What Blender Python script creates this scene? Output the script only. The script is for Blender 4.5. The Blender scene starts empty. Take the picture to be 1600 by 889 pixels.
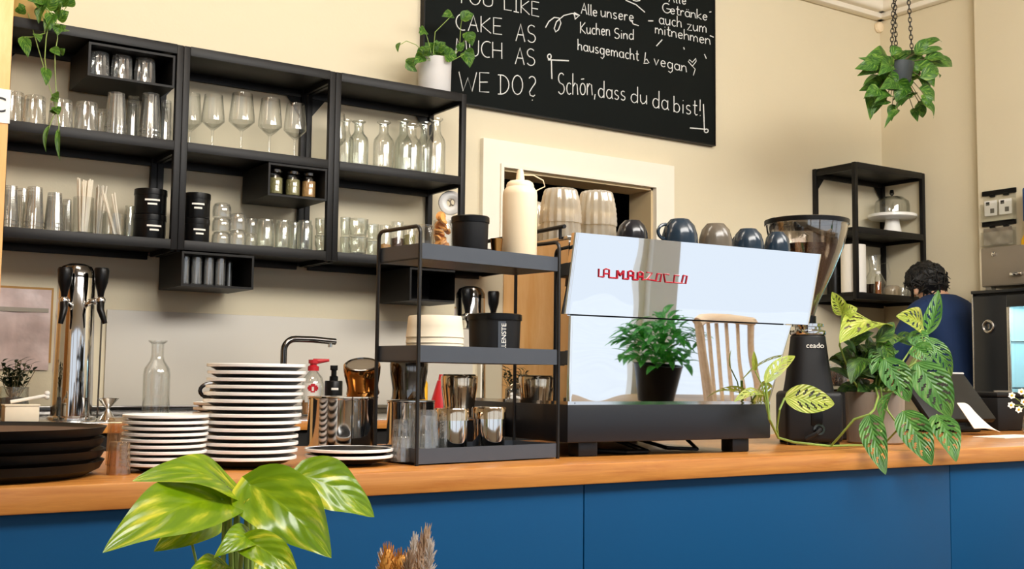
import bpy, bmesh, math, random
from mathutils import Vector, Matrix
from math import sin, cos, pi, radians, sqrt, exp
random.seed(7)
SC = bpy.context.scene
COL = SC.collection

# ------------------------------------------------------------------ camera, light, exposure
CZ = 1.12                                     # camera height above the floor
RIGHT = Vector((0.82999378, -0.55766408, 0.01100417))
UP = Vector((-0.05470529, -0.06175473, 0.99659103))
FWD = Vector((0.55508346, 0.82776635, 0.08176322))
FPX = 1783.56                                 # focal length in pixels of the 1600 x 889 frame
CAM = Vector((0, 0, CZ))
cd = bpy.data.cameras.new('camera'); cam = bpy.data.objects.new('camera', cd); COL.objects.link(cam)
cd.sensor_fit = 'HORIZONTAL'; cd.sensor_width = 36.0; cd.lens = FPX / 1600 * 36.0
cd.clip_start = 0.02; cd.clip_end = 200
cam.matrix_world = Matrix(((RIGHT.x, UP.x, -FWD.x, 0), (RIGHT.y, UP.y, -FWD.y, 0), (RIGHT.z, UP.z, -FWD.z, CZ), (0, 0, 0, 1)))
SC.camera = cam
SC.view_settings.view_transform = 'Standard'
SC.view_settings.look = 'None'
SC.view_settings.gamma = 1.0
SC.view_settings.use_curve_mapping = False
SC.view_settings.exposure = 0.0
SC.cycles.max_bounces = 14; SC.cycles.transparent_max_bounces = 40
SC.cycles.glossy_bounces = 6; SC.cycles.transmission_bounces = 8; SC.cycles.diffuse_bounces = 5
SC.cycles.use_denoising = True
SC.cycles.sample_clamp_indirect = 6.0
SC.cycles.caustics_reflective = False; SC.cycles.caustics_refractive = False
world = bpy.data.worlds.new('sky'); SC.world = world; world.use_nodes = True
wn = world.node_tree.nodes; wl = world.node_tree.links
WB = wn['Background']
WB.inputs['Color'].default_value = (0.83, 0.905, 1.0, 1); WB.inputs['Strength'].default_value = 1.08

def lamp_area(name, loc, target, size, energy, color=(1, 1, 1), size_y=None):
    d = bpy.data.lights.new(name, 'AREA'); d.energy = energy; d.color = color
    d.shape = 'RECTANGLE'; d.size = size; d.size_y = size_y or size
    o = bpy.data.objects.new(name, d); COL.objects.link(o)
    o.location = loc
    o.rotation_euler = (Vector(target) - Vector(loc)).to_track_quat('-Z', 'Y').to_euler()
    return o
#LIGHTS
sun_d = bpy.data.lights.new('sun', 'SUN'); sun_d.energy = 1.2; sun_d.angle = radians(12); sun_d.color = (1.0, 0.95, 0.86)
sun_o = bpy.data.objects.new('sun', sun_d); COL.objects.link(sun_o)
sun_o.rotation_euler = Vector((0.35, 0.75, -0.62)).to_track_quat('-Z', 'Y').to_euler()
lamp_area('ceiling_lamp_bar', (0.9, 2.6, 3.3), (1.6, 4.2, 1.6), 1.0, 26, (1.0, 0.90, 0.76), 0.6)
lamp_area('fill_light_room', (1.8, 0.3, 3.3), (2.2, 4.0, 1.4), 2.4, 190, (1.0, 0.96, 0.90), 1.2)  # added fill light, not a fixture: lifts the back wall from the front
lamp_area('fill_light_right', (3.9, 0.9, 3.3), (4.4, 4.2, 1.5), 1.8, 95, (1.0, 0.96, 0.90), 1.2)  # second added fill, no real lamp there: brightens the right-hand wall
lamp_area('ceiling_lamp_left', (-0.5, 2.9, 3.2), (0.6, 3.9, 1.8), 0.6, 11, (1.0, 0.84, 0.62), 0.6)

# ------------------------------------------------------------------ pixel helpers (point of a real plane seen at a pixel of the photo)
def ray(px, py):
    return FWD + RIGHT * ((px - 800) / FPX) - UP * ((py - 444.5) / FPX)
def at_y(px, py, Y):
    d = ray(px, py); return CAM + d * (Y / d.y)
def at_z(px, py, z):
    d = ray(px, py); return CAM + d * ((z - CZ) / d.z)
def at_x(px, py, X):
    d = ray(px, py); return CAM + d * (X / d.x)
def mpp(p):                                   # metres per pixel at a point
    return (Vector(p) - CAM).dot(FWD) / FPX

# ------------------------------------------------------------------ materials
def S(h):
    h = h.lstrip('#'); c = [int(h[i:i + 2], 16) / 255 for i in (0, 2, 4)]
    return tuple(x / 12.92 if x <= 0.04045 else ((x + 0.055) / 1.055) ** 2.4 for x in c)
def mat(name, color, rough=0.5, metal=0.0, var=0.06, scale=12.0, bump=0.0, bscale=60.0, spec=0.5, coat=0.0, emit=None, estr=0.0, stretch=None):
    m = bpy.data.materials.new(name); m.use_nodes = True
    n = m.node_tree.nodes; l = m.node_tree.links; p = n['Principled BSDF']
    c = S(color) if isinstance(color, str) else color
    p.inputs['Roughness'].default_value = rough; p.inputs['Metallic'].default_value = metal
    p.inputs['Specular IOR Level'].default_value = spec; p.inputs['Coat Weight'].default_value = coat
    tc = n.new('ShaderNodeTexCoord'); src = tc.outputs['Object']
    if stretch:
        mp = n.new('ShaderNodeMapping'); mp.inputs['Scale'].default_value = stretch
        l.new(src, mp.inputs['Vector']); src = mp.outputs['Vector']
    if var > 0:
        nz = n.new('ShaderNodeTexNoise'); nz.inputs['Scale'].default_value = scale; nz.inputs['Detail'].default_value = 4
        l.new(src, nz.inputs['Vector'])
        mx = n.new('ShaderNodeMix'); mx.data_type = 'RGBA'
        mx.inputs[6].default_value = tuple(max(0, x * (1 - var)) for x in c) + (1,)
        mx.inputs[7].default_value = tuple(min(1, x * (1 + var)) for x in c) + (1,)
        l.new(nz.outputs['Fac'], mx.inputs[0]); l.new(mx.outputs[2], p.inputs['Base Color'])
    else:
        p.inputs['Base Color'].default_value = c + (1,)
    if bump > 0:
        nb = n.new('ShaderNodeTexNoise'); nb.inputs['Scale'].default_value = bscale; nb.inputs['Detail'].default_value = 3
        l.new(src, nb.inputs['Vector'])
        bp = n.new('ShaderNodeBump'); bp.inputs['Strength'].default_value = bump; bp.inputs['Distance'].default_value = 0.01
        l.new(nb.outputs['Fac'], bp.inputs['Height']); l.new(bp.outputs['Normal'], p.inputs['Normal'])
    if emit:
        p.inputs['Emission Color'].default_value = S(emit) + (1,); p.inputs['Emission Strength'].default_value = estr
    return m
def wood(name, a, b, rough=0.4, scale=(1.2, 14, 14), coat=0.0, wscale=3.0):
    m = bpy.data.materials.new(name); m.use_nodes = True
    n = m.node_tree.nodes; l = m.node_tree.links; p = n['Principled BSDF']
    p.inputs['Roughness'].default_value = rough; p.inputs['Coat Weight'].default_value = coat; p.inputs['Coat Roughness'].default_value = 0.2
    tc = n.new('ShaderNodeTexCoord'); mp = n.new('ShaderNodeMapping'); mp.inputs['Scale'].default_value = scale
    l.new(tc.outputs['Object'], mp.inputs['Vector'])
    nz = n.new('ShaderNodeTexNoise'); nz.inputs['Scale'].default_value = wscale; nz.inputs['Detail'].default_value = 8; nz.inputs['Roughness'].default_value = 0.65; nz.inputs['Distortion'].default_value = 0.6
    l.new(mp.outputs['Vector'], nz.inputs['Vector'])
    r = n.new('ShaderNodeValToRGB'); r.color_ramp.elements[0].position = 0.32; r.color_ramp.elements[1].position = 0.7
    r.color_ramp.elements[0].color = S(a) + (1,); r.color_ramp.elements[1].color = S(b) + (1,)
    l.new(nz.outputs['Fac'], r.inputs['Fac']); l.new(r.outputs['Color'], p.inputs['Base Color'])
    bp = n.new('ShaderNodeBump'); bp.inputs['Strength'].default_value = 0.08; bp.inputs['Distance'].default_value = 0.004
    l.new(nz.outputs['Fac'], bp.inputs['Height']); l.new(bp.outputs['Normal'], p.inputs['Normal'])
    return m
def glassmat(name, tint=(0.99, 0.995, 0.99), edge=(0.70, 0.72, 0.70), rough=0.02, gl=1.8, haze=0.0):
    # thin clear glass: transparent body, Fresnel reflection, darker where one looks through more of the wall
    m = bpy.data.materials.new(name); m.use_nodes = True
    n = m.node_tree.nodes; l = m.node_tree.links; n.remove(n['Principled BSDF']); out = n['Material Output']
    lw = n.new('ShaderNodeLayerWeight'); lw.inputs['Blend'].default_value = 0.5
    pw = n.new('ShaderNodeMath'); pw.operation = 'POWER'; pw.inputs[1].default_value = 3.0; l.new(lw.outputs['Facing'], pw.inputs[0])
    mx = n.new('ShaderNodeMix'); mx.data_type = 'RGBA'
    mx.inputs[6].default_value = tint + (1,); mx.inputs[7].default_value = edge + (1,)
    l.new(pw.outputs[0], mx.inputs[0])
    t = n.new('ShaderNodeBsdfTransparent'); l.new(mx.outputs[2], t.inputs['Color'])
    g = n.new('ShaderNodeBsdfGlossy'); g.inputs['Roughness'].default_value = rough
    fr = n.new('ShaderNodeMath'); fr.operation = 'POWER'; fr.inputs[1].default_value = 4.0; l.new(lw.outputs['Facing'], fr.inputs[0])
    mu = n.new('ShaderNodeMath'); mu.operation = 'MULTIPLY_ADD'; mu.inputs[1].default_value = 0.55 * gl; mu.inputs[2].default_value = 0.045 * gl; mu.use_clamp = True
    l.new(fr.outputs[0], mu.inputs[0])
    ms = n.new('ShaderNodeMixShader'); l.new(mu.outputs[0], ms.inputs['Fac']); l.new(t.outputs[0], ms.inputs[1]); l.new(g.outputs[0], ms.inputs[2])
    if haze > 0:
        tl = n.new('ShaderNodeBsdfTranslucent'); tl.inputs['Color'].default_value = tint + (1,); df = n.new('ShaderNodeBsdfDiffuse'); df.inputs['Color'].default_value = tint + (1,)
        m1 = n.new('ShaderNodeMixShader'); m1.inputs['Fac'].default_value = 0.5; l.new(tl.outputs[0], m1.inputs[1]); l.new(df.outputs[0], m1.inputs[2])
        m2 = n.new('ShaderNodeMixShader'); m2.inputs['Fac'].default_value = haze; l.new(ms.outputs[0], m2.inputs[1]); l.new(m1.outputs[0], m2.inputs[2]); ms = m2
    l.new(ms.outputs[0], out.inputs['Surface'])
    return m
def leafmat(name, base, light, pale, amount=0.5, vein=14.0, rough=0.35, bmp=0.35):
    # uv.x runs along the midrib, uv.y across (0.5 on the midrib)
    m = bpy.data.materials.new(name); m.use_nodes = True
    n = m.node_tree.nodes; l = m.node_tree.links; p = n['Principled BSDF']
    p.inputs['Roughness'].default_value = rough
    tc = n.new('ShaderNodeTexCoord'); sp = n.new('ShaderNodeSeparateXYZ'); l.new(tc.outputs['UV'], sp.inputs[0])
    def math_(op, a, b=None):
        q = n.new('ShaderNodeMath'); q.operation = op
        for k, v in enumerate((a, b)):
            if v is None: continue
            if isinstance(v, (int, float)): q.inputs[k].default_value = v
            else: l.new(v, q.inputs[k])
        return q.outputs[0]
    av = math_('ABSOLUTE', math_('SUBTRACT', sp.outputs['Y'], 0.5))
    ph = math_('SUBTRACT', math_('MULTIPLY', sp.outputs['X'], vein), math_('MULTIPLY', av, vein * 0.9))
    cb = n.new('ShaderNodeCombineXYZ'); l.new(math_('MULTIPLY', ph, 0.55), cb.inputs[0]); l.new(math_('MULTIPLY', sp.outputs['Y'], 2.4), cb.inputs[1])
    oi = n.new('ShaderNodeObjectInfo'); l.new(math_('MULTIPLY', oi.outputs['Random'], 37.0), cb.inputs[2])
    nz = n.new('ShaderNodeTexNoise'); nz.inputs['Scale'].default_value = 1.5; nz.inputs['Detail'].default_value = 5; l.new(cb.outputs[0], nz.inputs['Vector'])
    r = n.new('ShaderNodeValToRGB'); e = r.color_ramp.elements
    e[0].position = 0.42; e[0].color = S(base) + (1,); e[1].position = 0.56; e[1].color = S(light) + (1,)
    q = e.new(0.66 + 0.2 * (1 - amount)); q.color = S(pale) + (1,)
    l.new(nz.outputs['Fac'], r.inputs['Fac'])
    mid = math_('LESS_THAN', av, 0.02)
    mx = n.new('ShaderNodeMix'); mx.data_type = 'RGBA'; mx.inputs[7].default_value = S(light) + (1,)
    l.new(mid, mx.inputs[0]); l.new(r.outputs['Color'], mx.inputs[6]); l.new(mx.outputs[2], p.inputs['Base Color'])
    wv = math_('SINE', math_('MULTIPLY', ph, 6.283))
    bp = n.new('ShaderNodeBump'); bp.inputs['Strength'].default_value = bmp; bp.inputs['Distance'].default_value = 0.004
    l.new(wv, bp.inputs['Height']); l.new(bp.outputs['Normal'], p.inputs['Normal'])
    tr = n.new('ShaderNodeBsdfTranslucent'); l.new(mx.outputs[2], tr.inputs['Color'])
    ms = n.new('ShaderNodeMixShader'); ms.inputs['Fac'].default_value = 0.22
    l.new(p.outputs[0], ms.inputs[1]); l.new(tr.outputs[0], ms.inputs[2]); l.new(ms.outputs[0], n['Material Output'].inputs['Surface'])
    return m

M = dict(
    palewood=wood('pale_chair_wood', '#dcbf9c', '#ecd6bb', 0.45),
    wall=mat('wall_paint', '#ddd2b6', 0.75, var=0.025, scale=3, bump=0.05, bscale=90),
    splash=mat('splash_panel_paint', '#cdc7bb', 0.45, var=0.02, scale=4),
    ceil=mat('ceiling_paint', '#f1eadb', 0.8, var=0.01),
    trimw=mat('door_trim_paint', '#efe8d8', 0.45, var=0.02),
    jamb=mat('door_jamb_paint', '#cdb890', 0.6, var=0.03),
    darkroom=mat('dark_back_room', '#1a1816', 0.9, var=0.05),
    floor=wood('floor_boards', '#6d5136', '#8d6b48', 0.5),
    pine=wood('pine_wood', '#e0a45a', '#f0c184', 0.5, (6, 6, 0.9)),
    oak=wood('counter_wood', '#b06a2c', '#d8964a', 0.36, (1.0, 16, 16), 0.25),
    lightwood=wood('light_wood', '#c79b66', '#dcb788', 0.45),
    blue=mat('blue_panel_paint', '#034876', 0.45, var=0.05, scale=2, spec=0.2),
    bluedark=mat('dark_panel_gap', '#0a1a28', 0.8, var=0),
    blackmetal=mat('black_powder_coat', '#0f0e0e', 0.45, metal=0.0, var=0.08, scale=40, bump=0.02, bscale=400, spec=0.3),
    blackshelf=mat('black_shelf_board', '#100e0d', 0.5, var=0.06, scale=30, spec=0.25),
    rackgrey=mat('rack_grey_metal', '#4c5159', 0.4, metal=0.2, var=0.04, scale=30, bump=0.02, bscale=300),
    rackblack=mat('rack_black_wire', '#171514', 0.4, metal=0.1, var=0.05),
    black=mat('black_plastic', '#0b0b0c', 0.3, var=0.08, scale=20, spec=0.22),
    blackmatte=mat('black_matte', '#0e0e10', 0.5, var=0.08, scale=20, spec=0.35),
    machineblack=mat('machine_black', '#1d2026', 0.4, metal=0.1, var=0.04),
    chrome=mat('chrome', '#d8d8d8', 0.06, metal=1.0, var=0.02),
    steel=mat('brushed_steel', '#c4c2be', 0.24, metal=1.0, var=0.06, scale=20, stretch=(1, 1, 12)),
    mirror=mat('polished_steel', '#eef1f4', 0.015, metal=1.0, var=0.0),
    darkchrome=mat('dark_chrome', '#6a6866', 0.12, metal=1.0, var=0.03),
    warmsteel=mat('warm_steel', '#d8c6ae', 0.1, metal=1.0, var=0.04, scale=8),
    browntint=mat('brown_tinted_metal', '#a5743f', 0.14, metal=1.0, var=0.05),  # brown dish tone; on the steel pitcher it paints in warm reflections
    board=mat('chalkboard_slate', '#121615', 0.8, var=0.12, scale=5, spec=0.12),
    chalk=mat('white_chalk', '#e4e6e4', 0.9, var=0.18, scale=300),
    white=mat('white_ceramic', '#fbfaf6', 0.25, var=0.02),
    paper=mat('white_paper', '#efece4', 0.7, var=0.03),
    cream=mat('cream_plastic', '#f3dfbd', 0.4, var=0.03),
    creampaper=mat('cream_paper', '#efe2c9', 0.7, var=0.04, scale=60),
    navy=mat('black_glaze', '#14161c', 0.16, var=0.1),
    cupblue=mat('blue_grey_glaze', '#1c2c3a', 0.18, var=0.08, scale=30),
    cuptaupe=mat('taupe_glaze', '#5c5449', 0.2, var=0.06, scale=30),
    potgrey=mat('grey_pot', '#c9c7c6', 0.6, var=0.05, scale=20),
    pottaupe=mat('taupe_pot', '#8b7f73', 0.4, var=0.22, scale=9, stretch=(6, 6, 1.2)),
    soil=mat('soil', '#2c2119', 0.95, var=0.3, scale=80, bump=0.6, bscale=120),
    terr=mat('ochre_pot', '#b89a58', 0.6, var=0.08),
    darkpot=mat('dark_green_pot', '#232c2e', 0.5, var=0.1),
    stem=mat('green_stem', '#86a04a', 0.5, var=0.12, scale=40),
    darkstem=mat('brown_stem', '#5b5232', 0.6, var=0.15, scale=40),
    red=mat('red_plastic', '#c2202c', 0.35, var=0.04),
    redlet=mat('red_lettering', '#b3122b', 0.3, var=0.05),
    yellow=mat('yellow_plastic', '#f0b81e', 0.4, var=0.04),
    bluebag=mat('blue_folder', '#123f78', 0.5, var=0.06),
    skin=mat('skin', '#d9a98a', 0.5, var=0.05),
    hair=mat('black_hair', '#080707', 0.6, var=0.3, scale=60, bump=0.5, bscale=50, stretch=(1, 1, 0.4)),
    shirt=mat('navy_cotton', '#0b2a55', 0.85, var=0.08, scale=30, bump=0.1, bscale=200),
    trousers=mat('dark_trousers', '#1c1d22', 0.9, var=0.08),
    beans=mat('coffee_beans', '#4a2814', 0.4, var=0.5, scale=130, bump=0.9, bscale=150),
    herbs=mat('dried_herbs', '#8a8456', 0.8, var=0.5, scale=120, bump=0.5, bscale=120),
    spice=mat('dried_spices', '#b58a52', 0.8, var=0.5, scale=120, bump=0.5, bscale=120),
    orange=mat('dried_orange', '#dd9a4c', 0.6, var=0.3, scale=60),
    straw=mat('white_straws', '#ece3cf', 0.4, var=0.03),
    amberliq=mat('amber_liquid', '#9a5214', 0.15, var=0.1),
    darkliq=mat('dark_liquid', '#23120d', 0.15, var=0.1),
    grey=mat('grey_steel_cabinet', '#8e8578', 0.4, metal=0.5, var=0.04),
    fridgeblack=mat('fridge_black', '#10151b', 0.3, var=0.05),
    fridgewhite=mat('fridge_white', '#c9e4ea', 0.35, var=0.02),
    led=mat('fridge_led', '#e8ffff', 0.4, var=0, emit='#c8f6ff', estr=2.0),
    poster=mat('wrinkled_poster', '#d3bdb8', 0.35, var=0.42, scale=14, bump=0.3, bscale=16),
    brownpaper=mat('brown_card', '#b5894a', 0.7, var=0.05),
    pampas=mat('dry_pampas', '#b59a80', 0.9, var=0.3, scale=60),
    bunny=mat('dry_bunny_tail', '#d99c4a', 0.9, var=0.2, scale=60),
    grassw=mat('dry_grass_pale', '#cfc6bd', 0.9, var=0.25, scale=60),
    street=mat('street_paving', '#eef0f2', 0.8, var=0.08, scale=2),
    tray=mat('tray_black', '#080808', 0.5, var=0.1, scale=20, spec=0.22),
    trayin=mat('tray_brown_cork', '#4a3221', 0.6, var=0.12, scale=60),
    glass=glassmat('clear_glass'),
    thickglass=glassmat('thick_clear_glass', (0.975, 0.98, 0.97), (0.62, 0.64, 0.60), 0.03, 3.0, 0.07),
    ribglass=glassmat('warm_ribbed_glass', (0.98, 0.93, 0.83), (0.72, 0.62, 0.48), 0.08, 2.4, 0.26),
    greenglass=glassmat('greenish_glass', (0.965, 0.98, 0.955), (0.62, 0.68, 0.60), 0.04, 2.8, 0.05),
    amberglass=glassmat('amber_glass', (0.93, 0.82, 0.66), (0.55, 0.38, 0.20), 0.05, 1.8, .08),
    smokeglass=glassmat('hopper_plastic', (0.80, 0.77, 0.74), (0.22, 0.19, 0.17), 0.04, 4.5),
    plant=leafmat('pothos_leaf', '#6c900c', '#86a410', '#e2dc40', 0.72, 5.0, 0.22, 0.14),
    plantdk=leafmat('dark_green_leaf', '#1d4012', '#3f6b1e', '#8fa24a', 0.35),
    plantmid=leafmat('green_leaf', '#2c5a1c', '#57862c', '#a9bf5a', 0.4),
    monst=leafmat('monstera_leaf', '#3c7230', '#538a3c', '#9cba74', 0.25, 9.0),
    monstpale=leafmat('pale_monstera_leaf', '#93a83a', '#aebb48', '#e0e08a', 0.5, 9.0),
    plantlush=leafmat('lush_leaf', '#2f9a36', '#55c845', '#b4f07a', 0.6),
    herb=leafmat('herb_leaf', '#16240f', '#26381a', '#43562c', 0.2),
)

# ------------------------------------------------------------------ mesh builder
class MB:
    def __init__(s):
        s.bm = bmesh.new(); s.uv = s.bm.loops.layers.uv.new('UVMap')
    def box(s, x0, x1, y0, y1, z0, z1, bev=0.0, M_=None, seg=2):
        r = bmesh.ops.create_cube(s.bm, size=1.0); vs = r['verts']
        for v in vs:
            v.co = Vector((x0 + (x1 - x0) * (v.co.x + .5), y0 + (y1 - y0) * (v.co.y + .5), z0 + (z1 - z0) * (v.co.z + .5)))
        if bev > 0:
            es = list({e for v in vs for e in v.link_edges})
            r2 = bmesh.ops.bevel(s.bm, geom=es, offset=bev, segments=seg, affect='EDGES', profile=0.5)
            vs = list({v for f in r2['faces'] for v in f.verts} | {v for v in vs if v.is_valid})
        if M_ is not None:
            bmesh.ops.transform(s.bm, matrix=M_, verts=vs)
        return s
    def lathe(s, prof, c=(0, 0, 0), seg=28, ribs=0, rib=0.0, M_=None, z0=None, z1=None):
        rings = []; c = Vector(c)
        for (r, z) in prof:
            if r < 1e-6:
                rings.append([s.bm.verts.new(c + Vector((0, 0, z)))])
            else:
                ring = []
                for k in range(seg):
                    a = 2 * pi * k / seg
                    rr = r
                    if ribs and (z0 is None or z0 <= z <= z1): rr = r * (1 + rib * cos(ribs * a))
                    ring.append(s.bm.verts.new(c + Vector((rr * cos(a), rr * sin(a), z))))
                rings.append(ring)
        for A, B in zip(rings, rings[1:]):
            for k in range(seg):
                j = (k + 1) % seg
                if len(A) == 1 and len(B) == 1: continue
                if len(A) == 1: f = (A[0], B[j], B[k])
                elif len(B) == 1: f = (A[k], A[j], B[0])
                else: f = (A[k], A[j], B[j], B[k])
                try: s.bm.faces.new(f)
                except ValueError: pass
        if M_ is not None:
            bmesh.ops.transform(s.bm, matrix=M_, verts=[v for r in rings for v in r])
        return s
    def tube(s, pts, r, seg=8, cap=True, flat=1.0):
        pts = [Vector(p) for p in pts]
        if len(pts) < 2: return s
        rs = r if isinstance(r, (list, tuple)) else [r] * len(pts)
        t0 = (pts[1] - pts[0]).normalized()
        nrm = t0.orthogonal().normalized(); rings = []
        for i, p in enumerate(pts):
            t = (pts[min(i + 1, len(pts) - 1)] - pts[max(i - 1, 0)])
            t = t.normalized() if t.length > 1e-9 else t0
            nrm = (nrm - t * nrm.dot(t))
            nrm = nrm.normalized() if nrm.length > 1e-6 else t.orthogonal().normalized()
            b = t.cross(nrm)
            rings.append([s.bm.verts.new(p + (nrm * cos(2 * pi * k / seg) + b * sin(2 * pi * k / seg) * flat) * rs[i]) for k in range(seg)])
        for A, B in zip(rings, rings[1:]):
            for k in range(seg):
                s.bm.faces.new((A[k], A[(k + 1) % seg], B[(k + 1) % seg], B[k]))
        if cap:
            s.bm.faces.new(rings[0][::-1]); s.bm.faces.new(rings[-1])
        return s
    def prism(s, poly, fn0, fn1):
        # poly: list of 2D points; fn0 / fn1 map (a, b) to the two faces
        A = [s.bm.verts.new(fn0(*p)) for p in poly]; B = [s.bm.verts.new(fn1(*p)) for p in poly]
        s.bm.faces.new(A); s.bm.faces.new(B[::-1]); n = len(poly)
        for k in range(n):
            s.bm.faces.new((A[k], B[k], B[(k + 1) % n], A[(k + 1) % n]))
        return s
    def grid(s, fn, nu, nv, skip=None):
        V = [[s.bm.verts.new(fn(i / nu, j / nv)) for j in range(nv + 1)] for i in range(nu + 1)]
        for i in range(nu):
            for j in range(nv):
                if skip and skip((i + .5) / nu, (j + .5) / nv): continue
                f = s.bm.faces.new((V[i][j], V[i + 1][j], V[i + 1][j + 1], V[i][j + 1]))
                for lp, (a, b) in zip(f.loops, ((i, j), (i + 1, j), (i + 1, j + 1), (i, j + 1))):
                    lp[s.uv].uv = (a / nu, b / nv)
        return s
    def sphere(s, c, r, sc=(1, 1, 1), sub=2):
        rr = bmesh.ops.create_icosphere(s.bm, subdivisions=sub, radius=r)
        for v in rr['verts']:
            v.co = Vector((v.co.x * sc[0], v.co.y * sc[1], v.co.z * sc[2])) + Vector(c)
        return s
    def leaf(s, B, T, width, nrm, curl=0.12, fold=0.15, shape='heart', holes=False, wave=0.0, nu=14, nv=8):
        B = Vector(B); T = Vector(T); ax = T - B; L = ax.length; d = ax.normalized()
        n = Vector(nrm); n = (n - d * n.dot(d)); n = n.normalized() if n.length > 1e-6 else d.orthogonal().normalized()
        sd = d.cross(n).normalized()
        def prof(u):
            if shape == 'heart':
                w = (sin(pi * min(1, u) ** 0.62)) ** 0.85 if 0 < u < 1 else 0
                return w * (1.0 - 0.12 * u)
            if shape == 'lance': return sin(pi * u ** 0.8) ** 1.1 if 0 < u < 1 else 0
            return sin(pi * u ** 0.72) ** 0.75 if 0 < u < 1 else 0
        ph = random.random() * 6
        def fn(u, v):
            t = 2 * v - 1; w = width * 0.5 * prof(u)
            back = 0.07 * L * (t * t) * (1 - u) ** 3 * (1 if shape == 'heart' else 0)
            return (B + d * (u * L - back * 1.6) + n * (curl * L * 4 * u * (1 - u) + fold * w * abs(t) - (0.5 * fold * w if holes else 0) + wave * w * sin(u * 9 + ph + t * 1.3) * t * t) + sd * (w * t))
        sk = None
        if holes:
            nu, nv = 36, 22
            hs = []
            for k in range(5):
                for sg in (-1, 1):
                    hs.append((0.24 + 0.13 * k + (0.03 if sg > 0 else 0), 0.5 + sg * (0.22 + 0.02 * (k % 2))))
            def sk(u, v):
                for (a, b) in hs:
                    sg = 1 if b > .5 else -1
                    du = (u - a) - 0.35 * abs(v - b) * (1 if (v - b) * sg > 0 else -1) * 1.0; dv = v - b
                    if (du / 0.026) ** 2 + (dv / 0.125) ** 2 < 1: return True
                return False
        s.grid(fn, nu, nv, sk); return s
    def xf(s, M_):
        bmesh.ops.transform(s.bm, matrix=M_, verts=s.bm.verts[:]); return s
    def mesh(s, name, m, sharp=0.6):
        bm = s.bm
        bmesh.ops.recalc_face_normals(bm, faces=bm.faces[:])
        for f in bm.faces: f.smooth = True
        for e in bm.edges:
            if len(e.link_faces) == 2 and e.calc_face_angle(0) > sharp: e.smooth = False
        me = bpy.data.meshes.new(name); bm.to_mesh(me); bm.free(); me.materials.append(m); return me
    def build(s, name, m, parent=None, loc=None, rz=0.0, label=None):
        me = s.mesh(name, m); o = bpy.data.objects.new(name, me); COL.objects.link(o)
        if parent is not None: o.parent = parent
        if loc is not None: o.location = loc
        o.rotation_euler.z = rz
        if label: o['label'] = label
        return o

def tag(o, label=None, cat=None, group=None, kind=None):
    if label: o['label'] = label
    if cat: o['category'] = cat
    if group: o['group'] = group
    if kind: o['kind'] = kind
    return o
def thing(name, label, cat, loc=(0, 0, 0), rz=0.0, group=None):
    o = bpy.data.objects.new(name, None); COL.objects.link(o); o.empty_display_size = 0.03
    o.location = loc; o.rotation_euler.z = rz
    return tag(o, label, cat, group)
KIDS = {}
def dup(src, loc=None, rz=None, label=None, group=None, scale=None):
    o = src.copy(); COL.objects.link(o)
    if loc is not None: o.location = loc
    if rz is not None: o.rotation_euler.z = rz
    if label: o['label'] = label
    if group: o['group'] = group
    if scale is not None: o.scale = scale if not isinstance(scale, (int, float)) else (scale,) * 3
    for ch in [c for c in COL.objects if c.parent == src]:
        c = ch.copy(); COL.objects.link(c); c.parent = o
        for g in [q for q in COL.objects if q.parent == ch]:
            d = g.copy(); COL.objects.link(d); d.parent = c
    return o
def struct(name, mb, m):
    o = mb.build(name, m); o['kind'] = 'structure'; return o
def text(name, body, size, m, parent, loc, rot, ext=0.0008, align='CENTER', sx=1.0):
    c = bpy.data.curves.new(name, 'FONT'); c.body = body; c.size = size; c.extrude = ext; c.align_x = align; c.align_y = 'CENTER'
    c.materials.append(m); c.resolution_u = 3
    tmp = bpy.data.objects.new('lettering_outline', c); COL.objects.link(tmp)
    me = bpy.data.meshes.new_from_object(tmp.evaluated_get(bpy.context.evaluated_depsgraph_get()))
    bpy.data.objects.remove(tmp); me.materials.clear(); me.materials.append(m)
    o = bpy.data.objects.new(name, me); COL.objects.link(o); o.parent = parent; o.location = loc; o.rotation_euler = rot; o.scale = (sx, 1, 1)
    return o
ORD = ['topmost', 'second from the top', 'third from the top', 'fourth from the top', 'fifth from the top', 'sixth from the top', 'seventh from the top',
       'eighth from the top', 'ninth from the top', 'tenth from the top', 'eleventh from the top', 'twelfth from the top', 'thirteenth from the top', 'fourteenth from the top']
NTH = ['first', 'second', 'third', 'fourth', 'fifth', 'sixth', 'seventh', 'eighth', 'ninth', 'tenth']
# ------------------------------------------------------------------ the room
WY = 4.34          # back wall
CT = 0.942         # bar counter top
CF = 1.925         # bar counter front
BZ = 0.968         # back counter top
CEIL = 3.37
b = MB(); b.box(-3, 9.5, -3.2, WY, -0.1, 0); struct('floor', b, M['floor'])
b = MB(); b.box(-3, 9.5, -3.2, 6.6, CEIL, CEIL + 0.1); struct('ceiling', b, M['ceil'])
DX0, DX1, DZ = 2.836, 3.7505, 2.08
b = MB()
b.box(-3, DX0, WY, WY + 0.16, 0, CEIL); b.box(DX1, 5.75, WY, WY + 0.16, 0, CEIL); b.box(DX0, DX1, WY, WY + 0.16, DZ, CEIL)
struct('wall_back', b, M['wall'])
b = MB(); b.box(5.545, 5.75, 3.0, WY, 0, CEIL); struct('wall_right', b, M['wall'])
# shallow pier on the right-hand wall
pe = at_x(1526, 200, 5.49)
b = MB(); b.box(5.49, 5.75, 0.6, pe.y, 0, CEIL); struct('wall_pier', b, M['wall'])
b = MB(); b.box(-3.16, -3, -3.2, WY + .16, 0, CEIL); struct('wall_left', b, M['wall'])
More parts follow.
